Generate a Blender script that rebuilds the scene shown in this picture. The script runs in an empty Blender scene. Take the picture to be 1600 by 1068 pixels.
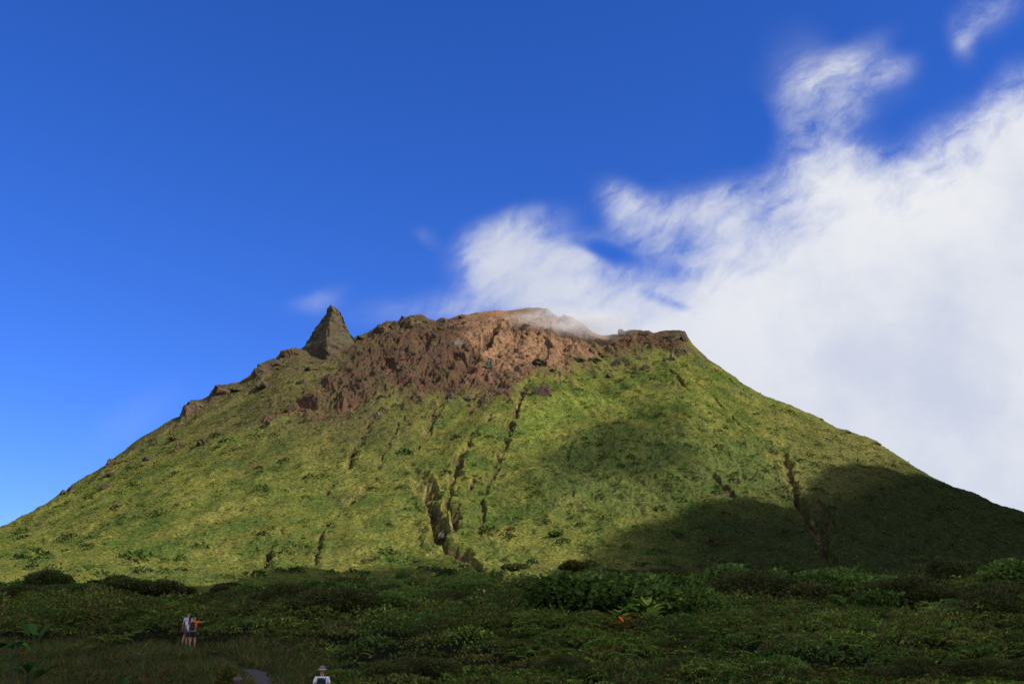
import bpy, bmesh, math, random
import numpy as np
from mathutils import Vector, Matrix

random.seed(7)
rng = np.random.default_rng(7)
S = bpy.context.scene
COL = S.collection

# ------------------------------------------------------------------ camera
F = 1600.0                       # focal length in photo pixels (photo is 1600 wide)
PITCH = math.radians(17.7)
cp, sp = math.cos(PITCH), math.sin(PITCH)
cam_d = bpy.data.cameras.new('camera'); cam = bpy.data.objects.new('camera', cam_d)
COL.objects.link(cam); S.camera = cam
cam.location = (0, 0, 0); cam.rotation_euler = (math.radians(90) + PITCH, 0, 0)
cam_d.sensor_width = 36; cam_d.lens = 36 * F / 1600
cam_d.clip_start = 0.3; cam_d.clip_end = 30000

# ------------------------------------------------------------------ light
SUN_AZ = math.radians(64)        # from straight behind the camera round to the right
SUN_EL = math.radians(37)
sdir = Vector((math.sin(SUN_AZ) * math.cos(SUN_EL), -math.cos(SUN_AZ) * math.cos(SUN_EL), math.sin(SUN_EL)))
sun_d = bpy.data.lights.new('sun', 'SUN'); sun_d.energy = 5.0; sun_d.angle = math.radians(0.5)
sun_d.color = (1.0, 0.93, 0.80)
sun = bpy.data.objects.new('sun', sun_d); COL.objects.link(sun)
sun.rotation_euler = sdir.to_track_quat('Z', 'Y').to_euler()
S.cycles.volume_bounces = 6
S.view_settings.view_transform = 'Standard'; S.view_settings.look = 'None'
EXPO = 0.25
S.view_settings.exposure = EXPO; S.view_settings.gamma = 1.0


def px2ae(px, py):
    u = (np.asarray(px, float) - 800) / F; v = (534 - np.asarray(py, float)) / F
    d = cp - v * sp
    return u / d, (sp + v * cp) / d


def ae2px(a, e):
    fw = cp + sp * e; up = -sp + cp * e
    return 800 + F * a / fw, 534 - F * up / fw


# ------------------------------------------------------------------ world: sky and far clouds
W = bpy.data.worlds.new('World'); S.world = W; W.use_nodes = True
nt = W.node_tree; N = nt.nodes; L = nt.links
for n in list(N): N.remove(n)
out = N.new('ShaderNodeOutputWorld'); bg = N.new('ShaderNodeBackground')
L.new(bg.outputs[0], out.inputs[0])
SKY_STR = 0.13
bg.inputs['Strength'].default_value = SKY_STR


class G:
    """tiny expression helper for node trees"""
    def __init__(s, nt): s.nt = nt

    def _in(s, n, i, v):
        if v is None: return
        if hasattr(v, 'is_output'): s.nt.links.new(v, n.inputs[i])
        else: n.inputs[i].default_value = v

    def m(s, op, a, b=None, c=None, clamp=False):
        n = s.nt.nodes.new('ShaderNodeMath'); n.operation = op; n.use_clamp = clamp
        s._in(n, 0, a); s._in(n, 1, b); s._in(n, 2, c); return n.outputs[0]

    def comb(s, x, y, z):
        n = s.nt.nodes.new('ShaderNodeCombineXYZ'); s._in(n, 0, x); s._in(n, 1, y); s._in(n, 2, z); return n.outputs[0]

    def noise(s, vec, scale, detail=6, rough=0.55, dist=0.0, lac=2.0, col=False):
        n = s.nt.nodes.new('ShaderNodeTexNoise'); s._in(n, 'Vector', vec)
        n.inputs['Scale'].default_value = scale; n.inputs['Detail'].default_value = detail
        n.inputs['Roughness'].default_value = rough; n.inputs['Distortion'].default_value = dist
        n.inputs['Lacunarity'].default_value = lac
        return n.outputs['Color' if col else 'Fac']

    def ss(s, v, lo, hi):
        n = s.nt.nodes.new('ShaderNodeMapRange'); n.interpolation_type = 'SMOOTHSTEP'
        s._in(n, 0, v); n.inputs[1].default_value = lo; n.inputs[2].default_value = hi
        return n.outputs[0]

    def mix(s, f, a, b, blend='MIX'):
        n = s.nt.nodes.new('ShaderNodeMix'); n.data_type = 'RGBA'; n.blend_type = blend
        s._in(n, 0, f); s._in(n, 6, a); s._in(n, 7, b); return n.outputs[2]


g = G(nt)
sky = N.new('ShaderNodeTexSky'); sky.sky_type = 'NISHITA'; sky.sun_disc = False
sky.sun_elevation = SUN_EL; sky.sun_rotation = math.pi - SUN_AZ
sky.altitude = 1200; sky.air_density = 1.0; sky.dust_density = 0.15; sky.ozone_density = 2.2
hs = N.new('ShaderNodeHueSaturation'); hs.inputs['Saturation'].default_value = 1.30; hs.inputs['Value'].default_value = 1.0
L.new(sky.outputs[0], hs.inputs['Color'])
skyc = g.mix(1.0, hs.outputs[0], (0.60, 0.69, 1.25, 1), 'MULTIPLY')
tc = N.new('ShaderNodeTexCoord'); sx = N.new('ShaderNodeSeparateXYZ'); L.new(tc.outputs['Generated'], sx.inputs[0])
dy = g.m('MAXIMUM', sx.outputs[1], 0.05)
A = g.m('DIVIDE', sx.outputs[0], dy); E = g.m('DIVIDE', sx.outputs[2], dy)
P0 = g.comb(A, E, 0.0)
# domain warp
wn = g.noise(P0, 5.0, 4, 0.55, col=True)
vm = N.new('ShaderNodeVectorMath'); vm.operation = 'MULTIPLY_ADD'
L.new(wn, vm.inputs[0]); vm.inputs[1].default_value = (0.05, 0.05, 0); L.new(P0, vm.inputs[2])
vs = N.new('ShaderNodeVectorMath'); vs.operation = 'SUBTRACT'; L.new(vm.outputs[0], vs.inputs[0]); vs.inputs[1].default_value = (0.025, 0.025, 0)
PW = vs.outputs[0]
wn2 = g.noise(P0, 22.0, 5, 0.6, col=True)
vm2 = N.new('ShaderNodeVectorMath'); vm2.operation = 'MULTIPLY_ADD'
L.new(wn2, vm2.inputs[0]); vm2.inputs[1].default_value = (0.03, 0.03, 0); L.new(PW, vm2.inputs[2])
PW2 = vm2.outputs[0]
sw = N.new('ShaderNodeSeparateXYZ'); L.new(PW, sw.inputs[0]); AW, EW = sw.outputs[0], sw.outputs[1]


def ell(px, py, rx, ry, rot, wgt, soft=1.0):
    a0, e0 = px2ae(px, py); a1, e1 = px2ae(px + 10, py); a2, e2 = px2ae(px, py - 10)
    kx = float(a1 - a0) / 10; ky = float(e2 - e0) / 10
    c, s_ = math.cos(math.radians(rot)), math.sin(math.radians(rot))
    da = g.m('SUBTRACT', AW, float(a0)); de = g.m('SUBTRACT', EW, float(e0))
    p = g.m('ADD', g.m('MULTIPLY', da, c / kx / rx), g.m('MULTIPLY', de, s_ / ky / rx))
    q = g.m('ADD', g.m('MULTIPLY', da, -s_ / kx / ry), g.m('MULTIPLY', de, c / ky / ry))
    r = g.m('SQRT', g.m('ADD', g.m('MULTIPLY', p, p), g.m('MULTIPLY', q, q)))
    f = g.ss(r, 1.75, 0.1)
    return g.m('MULTIPLY', f, wgt)


# edge of the big cloud bank as a curve e(a)
edge = [(400, 560), (560, 520), (640, 500), (760, 470), (860, 450), (950, 440), (1040, 420), (1100, 365), (1180, 315), (1260, 285),
        (1340, 262), (1400, 245), (1440, 215), (1500, 185), (1545, 140), (1585, 110), (1640, 110), (1800, 60), (2200, 0)]
ea = [px2ae(*p) for p in edge]
A0, A1 = -0.4, 1.0
fc = N.new('ShaderNodeFloatCurve'); cu = fc.mapping.curves[0]
pts = [((float(a) - A0) / (A1 - A0), float(e)) for a, e in ea if A0 <= float(a) <= A1]
pts = [(0.0, pts[0][1])] + pts + [(1.0, pts[-1][1])]
cu.points[0].location = pts[0]; cu.points[1].location = pts[-1]
for p in pts[1:-1]: cu.points.new(*p)
fc.mapping.use_clip = False; fc.mapping.update()
L.new(g.m('DIVIDE', g.m('SUBTRACT', AW, A0), A1 - A0, clamp=True), fc.inputs['Value'])
dist = g.m('SUBTRACT', fc.outputs[0], EW)
main = g.m('MULTIPLY', g.m('ADD', g.ss(dist, -0.04, 0.055), g.m('MULTIPLY', g.ss(dist, 0.03, 0.12), 0.75)), g.ss(AW, -0.13, 0.10))
blobs = [(770, 405, 62, 40, 5, 0.75), (840, 400, 85, 50, 10, 0.55), (880, 450, 110, 50, 0, 0.5), (735, 475, 170, 26, 5, 0.42),
         (960, 305, 34, 30, -30, 0.5), (1000, 345, 55, 40, -40, 0.5), (1060, 350, 90, 50, 10, 0.42), (1320, 135, 80, 44, 12, 0.36), (1290, 200, 62, 120, 12, 0.55),
         (1385, 110, 45, 22, 30, 0.28), (1295, 270, 85, 60, 0, 0.42), (1180, 300, 120, 35, 15, 0.38), (1110, 325, 60, 30, 20, 0.3),
         (1492, 58, 22, 34, 0, 0.32), (1535, 8, 60, 34, 30, 0.42), (495, 468, 46, 18, 15, 0.26), (920, 400, 60, 30, -25, 0.16),
         (660, 378, 22, 12, -40, 0.22), (215, 650, 70, 28, 35, 0.18), (820, 345, 70, 20, 15, 0.34), (1340, 85, 60, 22, 40, 0.24)]
fld = main
for b in blobs: fld = g.m('ADD', fld, ell(*b))
for b in [(945, 392, 42, 14, -20, -0.42), (1045, 472, 40, 9, -22, -0.40), (1070, 425, 30, 14, 0, -0.2), (1170, 190, 40, 50, 0, -0.15)]:
    fld = g.m('ADD', fld, ell(*b))
mp = N.new('ShaderNodeMapping'); mp.inputs['Rotation'].default_value = (0, 0, math.radians(-52)); mp.inputs['Scale'].default_value = (0.55, 1.25, 1)
mp.vector_type = 'TEXTURE'; L.new(PW2, mp.inputs['Vector'])
PF = mp.outputs[0]
fb = g.noise(PF, 8.0, 12, 0.62, dist=0.15)
fb2 = g.noise(PW2, 3.2, 8, 0.55)
fb3 = g.noise(PF, 30.0, 7, 0.62)
tex = g.m('ADD', g.m('MULTIPLY', g.m('SUBTRACT', fb3, 0.5), 0.95), g.m('ADD', g.m('MULTIPLY', g.m('SUBTRACT', fb, 0.5), 2.1), g.m('MULTIPLY', g.m('SUBTRACT', fb2, 0.5), 1.1)))
has = g.ss(fld, 0.0, 0.65)
dens = g.m('ADD', fld, g.m('MULTIPLY', tex, has))
front = g.ss(sx.outputs[1], 0.25, 0.45)
alpha = g.m('MULTIPLY', g.ss(dens, -0.05, 1.35), front)
# the rest of the sky (behind and overhead) gets unseen cloud, added to neutralise blue fill
bn = g.noise(tc.outputs['Generated'], 2.6, 8, 0.6, dist=0.3)
alpha = g.m('ADD', alpha, g.m('MULTIPLY', g.m('MULTIPLY', g.ss(bn, 0.36, 0.5), g.m('SUBTRACT', 1.0, front)), g.ss(sx.outputs[2], -0.02, 0.1)))
alpha = g.m('MULTIPLY', alpha, 0.97)
# cloud tone: white crown, lavender grey belly
shade = g.noise(PW2, 5.0, 8, 0.6)
deep = g.ss(dist, 0.02, 0.26)
tone = g.m('ADD', g.m('MULTIPLY', deep, 0.38), g.m('MULTIPLY', g.ss(shade, 0.35, 0.68), 0.55))
tone = g.m('ADD', tone, g.m('MULTIPLY', g.m('SUBTRACT', 1.0, g.ss(AW, 0.0, 0.30)), 0.75), clamp=True)
K = 1 / SKY_STR / 2 ** EXPO
cc = g.mix(tone, (0.88 * K, 0.89 * K, 0.90 * K, 1), (0.60 * K, 0.645 * K, 0.78 * K, 1))
L.new(g.mix(alpha, skyc, cc), bg.inputs['Color'])


# ------------------------------------------------------------------ helpers
def tag(o, label=None, cat=None, group=None, kind=None):
    if label: o['label'] = label
    if cat: o['category'] = cat
    if group: o['group'] = group
    if kind: o['kind'] = kind
    return o


def np_mesh(name, V, Q, mat=None, colors=None, smooth=True, parent=None, T=None):
    """V (n,3); Q (m,4) quads; T (k,3) tris"""
    me = bpy.data.meshes.new(name)
    nq = 0 if Q is None else len(Q); ntr = 0 if T is None else len(T)
    me.vertices.add(len(V)); me.vertices.foreach_set('co', np.ascontiguousarray(V, np.float32).ravel())
    idx = []
    if nq: idx.append(np.asarray(Q, np.int32).ravel())
    if ntr: idx.append(np.asarray(T, np.int32).ravel())
    idx = np.concatenate(idx)
    me.loops.add(len(idx)); me.loops.foreach_set('vertex_index', idx)
    tot = np.concatenate([np.full(nq, 4, np.int32), np.full(ntr, 3, np.int32)])
    st = np.concatenate([[0], np.cumsum(tot)[:-1]]).astype(np.int32)
    me.polygons.add(nq + ntr); me.polygons.foreach_set('loop_start', st)
    me.polygons.foreach_set('use_smooth', np.full(nq + ntr, smooth, bool))
    me.update(calc_edges=True)
    if colors is not None:
        ca = me.color_attributes.new('Col', 'FLOAT_COLOR', 'POINT')
        c4 = np.ones((len(V), 4), np.float32); c4[:, :3] = np.clip(colors, 0, 1); ca.data.foreach_set('color', c4.ravel())
    if mat: me.materials.append(mat)
    o = bpy.data.objects.new(name, me); COL.objects.link(o)
    if parent: o.parent = parent
    return o


_perm = np.random.default_rng(3).permutation(256).astype(np.int64)
_ang = np.random.default_rng(4).random(256) * 2 * np.pi
_gx, _gy = np.cos(_ang).astype(np.float32), np.sin(_ang).astype(np.float32)


def perlin(x, y, seed=0):
    x = np.asarray(x, np.float32); y = np.asarray(y, np.float32)
    xi = np.floor(x).astype(np.int64); yi = np.floor(y).astype(np.int64)
    xf = x - xi; yf = y - yi
    u = xf * xf * xf * (xf * (xf * 6 - 15) + 10); v = yf * yf * yf * (yf * (yf * 6 - 15) + 10)

    def gr(ix, iy, fx, fy):
        h = _perm[(_perm[(ix + seed * 17) & 255] + iy + seed * 31) & 255]
        return _gx[h] * fx + _gy[h] * fy
    n00 = gr(xi, yi, xf, yf); n10 = gr(xi + 1, yi, xf - 1, yf)
    n01 = gr(xi, yi + 1, xf, yf - 1); n11 = gr(xi + 1, yi + 1, xf - 1, yf - 1)
    return ((n00 * (1 - u) + n10 * u) * (1 - v) + (n01 * (1 - u) + n11 * u) * v) * 1.5


def fbm(x, y, oct=4, seed=0, rough=0.5, ridged=False):
    s = 0; a = 1; t = 0
    for i in range(oct):
        n = perlin(x * 2 ** i, y * 2 ** i, seed + i)
        if ridged: n = 1 - 2 * np.abs(n)
        s = s + a * n; t += a; a *= rough
    return s / t


def sstep(x, lo, hi):
    t = np.clip((x - lo) / (hi - lo), 0, 1); return t * t * (3 - 2 * t)


def seg_dist(X, Y, pts):
    """distance to a polyline and the parameter 0..1 along it"""
    best = np.full(X.shape, 1e9, np.float32); par = np.zeros(X.shape, np.float32); side = np.zeros(X.shape, np.float32)
    n = len(pts) - 1
    for i in range(n):
        x0, y0 = pts[i]; x1, y1 = pts[i + 1]
        dx, dy_ = x1 - x0, y1 - y0; l2 = dx * dx + dy_ * dy_ + 1e-9
        t = np.clip(((X - x0) * dx + (Y - y0) * dy_) / l2, 0, 1)
        d = np.hypot(X - x0 - t * dx, Y - y0 - t * dy_)
        m = d < best; best = np.where(m, d, best); par = np.where(m, (i + t) / n, par)
    return best, par


def poly_sd(X, Y, pts):
    """signed distance, positive inside"""
    d, _ = seg_dist(X, Y, list(pts) + [pts[0]])
    ins = np.zeros(X.shape, bool); n = len(pts)
    for i in range(n):
        x0, y0 = pts[i]; x1, y1 = pts[(i + 1) % n]
        if y0 == y1: continue
        c = ((y0 > Y) != (y1 > Y)) & (X < (x1 - x0) * (Y - y0) / (y1 - y0) + x0)
        ins ^= c
    return np.where(ins, d, -d)


# ------------------------------------------------------------------ mountain heightfield
sil = [(-500, 1010), (-250, 935), (-100, 872), (0, 826), (73, 788), (93, 771), (106, 766), (112, 757), (132, 746), (166, 726), (180, 714), (213, 688), (261, 660), (281, 650),
       (286, 634), (298, 625), (317, 623), (326, 619), (331, 610), (348, 600), (375, 596), (397, 582), (405, 569), (416, 565), (431, 560),
       (439, 550), (456, 544), (463, 544), (490, 550), (515, 551), (535, 540), (552, 528), (562, 524), (575, 519), (595, 506), (605, 501),
       (620, 502), (632, 496), (645, 492), (660, 491), (669, 498), (682, 502), (691, 496), (700, 498), (721, 491), (730, 492), (750, 488),
       (775, 484), (792, 486), (822, 481), (855, 482), (862, 488), (872, 495), (890, 493), (910, 505), (925, 519), (940, 524), (965, 523), (985, 516),
       (1000, 514), (1020, 519), (1035, 517), (1070, 518), (1075, 527), (1082, 537), (1095, 550), (1105, 560), (1130, 577), (1150, 589),
       (1157, 597), (1194, 618), (1234, 632), (1277, 651), (1305, 667), (1324, 672), (1371, 689), (1379, 696), (1415, 720), (1454, 743),
       (1493, 761), (1525, 771), (1552, 785), (1580, 793), (1600, 800), (1700, 845), (1850, 915), (2100, 1010)]
sa, se = px2ae([p[0] for p in sil], [p[1] for p in sil])
YF = 330.0
gy = np.array([0, 20, 33, 48, 60, 100, 200, 330.]); gz = np.array([-1.62, -1.62, -1.6, -0.35, 1.25, 4.2, 14.5, 29.5])
# columns
cols = np.concatenate([np.linspace(-1.5, -0.56, 60, endpoint=False), np.linspace(-0.56, 0.56, 1500), np.linspace(0.56, 1.5, 61)[1:]])
NC = len(cols)
near = 3 * (YF / 3) ** np.linspace(0, 1, 360, endpoint=False)
sface = np.linspace(0, 1, 720) ** 0.92
back = np.concatenate([np.array([0.4, 1, 2, 4, 8, 15, 25, 40, 60, 90, 130, 180, 240, 320, 420, 600])])
NN, NS, NB = len(near), len(sface), len(back)
NR = NN + NS + NB
yc = np.interp(np.abs(cols - 0.04), [0, 0.12, 0.3, 0.55, 0.9, 1.6], [790, 770, 690, 560, 470, 430])
es = np.interp(cols, sa, se)
pad_ = 70
ess = np.convolve(np.pad(es, pad_, mode='edge'), np.hanning(2 * pad_ + 1) / np.hanning(2 * pad_ + 1).sum(), 'valid')
xcr = cols * yc
rg = (0.35 + 0.65 * (np.abs(cols - 0.0) > 0.10)) * (np.abs(cols) < 0.9)
zc = es * yc + rg * (1.0 * fbm(xcr / 9, xcr * 0 + 2.2, 4, seed=15, rough=0.65) + 1.9 * np.maximum(0, fbm(xcr / 15, xcr * 0 + 7.7, 2, seed=17) - 0.12))
zc = np.maximum(zc, 31.0); zcs = np.maximum(ess * yc, 31.0)


def zg(y): return np.interp(y, gy, gz)


Aa = np.repeat(cols[None, :], NR, 0)
Yy = np.empty((NR, NC)); Zz = np.empty((NR, NC)); Ss = np.zeros((NR, NC))
Yy[:NN] = near[:, None]
Yy[NN:NN + NS] = YF + sface[:, None] * (yc[None, :] - YF)
Yy[NN + NS:] = yc[None, :] + back[:, None]
# ground smoothed
gyy = np.linspace(0, 340, 800); gzz = np.interp(gyy, gy, gz); kk = np.ones(25) / 25
gzz = np.convolve(np.pad(gzz, 12, mode='edge'), kk, 'valid')
Zz[:NN] = np.interp(near, gyy, gzz)[:, None]
Ss[NN:NN + NS] = sface[:, None]; Ss[NN + NS:] = 1
zf = float(np.interp(YF, gyy, gzz))
Pr = 0.30 * sface + 0.70 * (sface ** 1.35 * (1 - 0.0) + 0)
Zz[NN:NN + NS] = zf + (zcs[None, :] - zf) * Pr[:, None] + (zc - zcs)[None, :] * sstep(sface, 0.90, 1.0)[:, None]
Zz[NN + NS:] = np.maximum(zc[None, :] - np.where(back < 5, back * 0.25, 1.25 + (back - 5) * 0.62)[:, None], 26.0 - back[:, None] * 0.03)
Xx = Aa * Yy
_, _ = 0, 0
PXb, PYb = ae2px(Aa, Zz / Yy)     # layout coordinates of each ground point (used only to lay out soil, rock and grass patches)
PXb = PXb.astype(np.float32); PYb = PYb.astype(np.float32)

wsil = 1 - sstep(Ss, 0.90, 1.0)                 # keep crest line
onface = sstep(Yy, 300, 380)
# gentle large relief, spurs running down the slope
hw = (Xx.astype(np.float32), Yy.astype(np.float32))
PHI = np.arctan2(hw[0] - 35, 800 - hw[1]); RHO = np.hypot(hw[0] - 35, hw[1] - 800)
spur = fbm(PHI * 9 + 0.5 * perlin(hw[0] / 90, hw[1] / 90, 9), RHO / 170, 3, seed=5)
Zz += spur * 4.5 * onface * wsil
Zz += fbm(hw[0] / 70, hw[1] / 70, 3, seed=11) * 4.0 * onface * wsil
Zz += fbm(hw[0] / 9, hw[1] / 9, 3, seed=21) * np.where(Yy < 80, 0.18, 0.5) * (0.35 + 0.65 * wsil)
# the convex shoulder on the right centre whose left flank turns from the sun
sd = poly_sd(PXb, PYb, [(795, 760), (860, 700), (950, 668), (1060, 665), (1180, 700), (1230, 780), (1180, 800), (1060, 800), (960, 830), (850, 840)])
Zz += sstep(sd, -45, 60) * 5.0 * wsil

# soil / rock masks
n0 = fbm(hw[0] / 10, hw[1] / 16, 3, seed=33)
wob = fbm(hw[0] / 28, hw[1] / 28, 4, seed=31) * 40 + fbm(hw[0] / 6, hw[1] / 9, 3, seed=35) * 16
brown = poly_sd(PXb, PYb, [(425, 660), (475, 622), (510, 598), (550, 572), (560, 552), (550, 540), (600, 505), (640, 480), (770, 460), (870, 460), (940, 500), (1010, 500), (1080, 510),
                           (1060, 545), (1000, 552), (940, 556), (890, 575), (840, 600), (800, 612), (760, 622), (700, 615), (640, 618), (570, 632), (510, 645)])
mB = sstep(brown + wob * 1.0 + sstep(PYb, 560, 620) * n0 * 30, -22, 22)
tanz = poly_sd(PXb, PYb, [(715, 480), (770, 465), (880, 465), (940, 510), (965, 542), (905, 562), (860, 578), (800, 595), (768, 580), (735, 575), (725, 535)])
mT = sstep(tanz + wob * 0.9, -22, 26)
SL = hw[1] * 1.0                                 # distance up the slope
rockn = fbm((hw[0] * 0.85 + SL * 0.30) / 26, (SL * 0.85 - hw[0] * 0.55) / 34 + 0.6 * perlin(hw[0] / 25, SL / 50, 44), 5, seed=41, ridged=True, rough=0.58)
rockf = fbm((hw[0] + SL * 0.3) / 10, (SL - hw[0] * 0.5) / 11, 4, seed=47, ridged=True, rough=0.6)
# scattered rocky ground on the left skyline and round the summit
lsky = sstep(Ss, 0.80, 0.97) * sstep(PXb, 1250, 1100)
mR = sstep(rockn + 0.35 * lsky + 0.75 * mB - 0.05, 0.55, 0.95) * np.maximum(mB, lsky)
wr = np.maximum(mB, 0.5 * lsky) * (0.15 + 0.85 * wsil)
RD = ((rockn - 0.35) * 9.0 * (1 - 0.55 * mT) + (rockf - 0.3) * 2.6 * (1 - 0.3 * mT) + fbm(hw[0] / 3.0, SL / 3.0, 2, seed=49) * 0.9) * wr
# hummocky plant cover on the slopes
cov = fbm(hw[0] / 5.0, hw[1] / 6.5, 4, seed=51, rough=0.6)
patch = fbm(hw[0] / 38, hw[1] / 38, 3, seed=55)
veg = (1 - mB) * sstep(Yy, 120, 220)
lump = fbm(hw[0] / 15, hw[1] / 18, 4, seed=57)
Zz += lump * 2.6 * veg * wsil
shp = sstep(poly_sd(PXb, PYb, [(795, 755), (850, 700), (950, 665), (1060, 655), (1200, 700), (1260, 790), (1100, 800), (980, 830), (860, 800)]), -30, 40)
Zz += lump * 2.2 * shp * wsil
Zz += (1 + 0.9 * shp) * (np.maximum(cov, 0) * 2.0 * (0.5 + sstep(patch, -0.2, 0.5))) * veg * (0.4 + 0.6 * wsil)


def hit(px, py):
    a, e = px2ae(px, py); a = float(a); e = float(e)
    c = int(np.argmin(np.abs(cols - a)))
    er = Zz[:NN + NS, c] / Yy[:NN + NS, c]
    k = np.where(er[60:] >= e)[0]
    k = 60 + (k[0] if len(k) else np.argmax(er[60:]))
    y = float(Yy[k, c]); return a * y, y, float(Zz[k, c])


# gullies: photo outline points, depth, half width
gul = [
    ([(640, 708), (652, 745), (665, 775), (676, 800), (690, 825), (686, 848), (712, 866), (742, 886), (772, 902), (790, 916), (802, 935)], 6.2, 3.5, 1),
    ([(655, 735), (672, 752), (682, 775), (676, 798)], 3.2, 2.6, 0.6),
    ([(748, 662), (735, 690), (718, 712), (708, 745), (704, 775), (697, 800), (688, 822)], 3.2, 2.8, 0.7),
    ([(700, 790), (713, 812), (706, 832)], 4.5, 3.6, 1),
    ([(563, 688), (552, 705), (545, 730)], 5.0, 2.8, 1),
    ([(640, 706), (600, 735), (575, 758), (548, 785), (524, 808), (506, 830), (497, 858), (494, 885)], 2.2, 1.9, 0.6),
    ([(520, 755), (508, 772)], 2.8, 2.0, 0.8),
    ([(404, 826), (420, 833), (436, 828)], 5.5, 3.6, 0.8),
    ([(424, 838), (418, 852), (421, 872), (419, 890)], 4.4, 2.8, 0.7),
    ([(432, 848), (458, 852), (484, 855)], 1.6, 1.1, 0.6),
    ([(826, 590), (815, 620), (803, 650), (796, 680), (778, 722), (762, 765), (752, 800), (748, 850)], 2.0, 1.7, 0.5),
    ([(700, 628), (684, 650), (668, 672), (654, 695), (643, 712)], 2.0, 1.8, 0.6),
    ([(640, 640), (622, 668), (606, 700), (588, 735)], 1.6, 1.6, 0.5),
    ([(775, 640), (765, 655), (748, 664)], 2.0, 1.8, 0.6),
    ([(822, 600), (812, 628), (802, 655), (797, 680)], 1.6, 2.0, 1.0),
    ([(742, 740), (732, 765)], 2.4, 2.2, 1),
    ([(1215, 690), (1228, 715), (1236, 750), (1246, 785), (1262, 815), (1282, 845), (1305, 885)], 4.4, 3.0, 0.8),
    ([(1262, 772), (1276, 782), (1288, 800), (1300, 830)], 4.0, 3.4, 0.6),
    ([(905, 668), (892, 695), (887, 730)], 1.4, 2.2, 0.2),
    ([(1038, 568), (1052, 583), (1070, 604)], 3.0, 2.6, 0.5),
    ([(1108, 612), (1124, 632), (1142, 648), (1160, 668)], 2.6, 2.3, 0.5),
    ([(1190, 690), (1205, 705), (1222, 712)], 2.0, 2.2, 0.5),
    ([(1108, 738), (1122, 755), (1140, 775)], 2.8, 2.3, 1),
    ([(1150, 730), (1166, 750)], 2.2, 2.6, 0.5),
    ([(778, 500), (766, 530), (745, 552), (728, 578), (718, 605)], 8.0, 5.0, 1),
    ([(672, 530), (660, 545), (640, 556)], 5, 4, 1),
    ([(655, 590), (625, 608), (600, 622)], 2.0, 2.0, 0.8),
    ([(720, 585), (700, 610), (680, 640), (672, 665)], 2.4, 2.4, 0.8),
    ([(590, 650), (572, 668), (565, 690)], 1.4, 2.0, 0.8),
    ([(1098, 560), (1120, 578), (1150, 600)], 2.6, 2.6, 0.3),
    ([(880, 585), (870, 600)], 3, 3, 0.7),
    ([(845, 520), (860, 545), (880, 560)], 1.8, 2.0, 0.6),
    ([(880, 512), (895, 535), (905, 555)], 1.6, 1.8, 0.6),
    ([(810, 500), (815, 530), (800, 555)], 1.8, 2.2, 0.6),
]
mG = np.zeros_like(PXb)
for pts_, dep, hwid, soil in gul:
    P3 = [hit(*p) for p in pts_]
    # smooth & jitter
    q = []
    for i in range(len(P3) - 1):
        for t in (0, 0.33, 0.67):
            q.append((P3[i][0] * (1 - t) + P3[i + 1][0] * t + random.uniform(-.9, .9) * (t > 0), P3[i][1] * (1 - t) + P3[i + 1][1] * t))
    q.append(P3[-1][:2])
    xs = [p[0] for p in q]; ys = [p[1] for p in q]
    m = (hw[0] > min(xs) - 20) & (hw[0] < max(xs) + 20) & (hw[1] > min(ys) - 20) & (hw[1] < max(ys) + 20)
    X_, Y_ = hw[0][m], hw[1][m]
    d, t = seg_dist(X_ + fbm(X_ / 4.5, Y_ / 8, 3, seed=61) * 3.2, Y_, q)
    w = hwid * 0.85 * (0.6 + 0.8 * np.clip(0.5 + perlin(t * 9 + dep, Y_ * 0, 63), 0, 1))
    endf = sstep(t, -0.03, 0.30) * (1 - 0.8 * sstep(t, 0.85, 1.02))
    k = np.clip(1.3 - 1.1 * d / w, 0, 1) ** 0.9
    Zz[m] -= 1.25 * dep * k * endf * (0.7 + 0.6 * np.clip(0.5 + perlin(t * 14, Y_ * 0 + 3.3, 65), 0, 1)) * (1 - 0.3 * t)
    Zz[m] += dep * 0.22 * np.exp(-((d - w * 1.5) / (w * 0.5)) ** 2) * endf
    mG[m] = np.maximum(mG[m], sstep(k, 0.15, 0.6) * soil * endf * sstep(fbm(X_ / 3.5, Y_ / 5, 3, seed=67), -0.65, 0.0))


def gz_at(x, y):
    """terrain height at world points (y > 3)"""
    x = np.asarray(x, float); y = np.maximum(np.asarray(y, float), 3.01)
    a = x / y
    ci = np.interp(a, cols, np.arange(NC)); c0 = np.clip(ci.astype(int), 0, NC - 2); fc_ = ci - c0
    ycc = np.interp(a, cols, yc)
    r = np.where(y < YF, np.interp(y, np.append(near, YF), np.arange(NN + 1)),
                 np.interp((y - YF) / (ycc - YF), np.append(sface, 1.5), np.append(NN + np.arange(NS), NN + NS + 5)))
    r0 = np.clip(r.astype(int), 0, NR - 2); fr = r - r0
    z = (Zz[r0, c0] * (1 - fc_) + Zz[r0, c0 + 1] * fc_) * (1 - fr) + (Zz[r0 + 1, c0] * (1 - fc_) + Zz[r0 + 1, c0 + 1] * fc_) * fr
    return z


# ground colours (albedo, with shade painted into the mid and lower right slope)
def lerp(a, b, t): return a * (1 - t[..., None]) + np.asarray(b, np.float32) * t[..., None]


def fine(x, y):
    ph = np.arctan2(x - 35, 800 - y); ro = np.hypot(x - 35, y - 800)
    w = 0.25 + 0.75 * sstep(x, -10, -130)
    return 0.75 * fbm(x / 3.0, y / 6.0, 3, seed=75, rough=0.65) + 0.6 * w * fbm(ph * 55, ro / 22, 3, seed=76, rough=0.6)


n1 = fbm(hw[0] / 22, hw[1] / 26, 4, seed=71); n2 = fine(hw[0], hw[1]); n3 = fbm(hw[0] / 55, hw[1] / 60, 3, seed=79)


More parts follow.
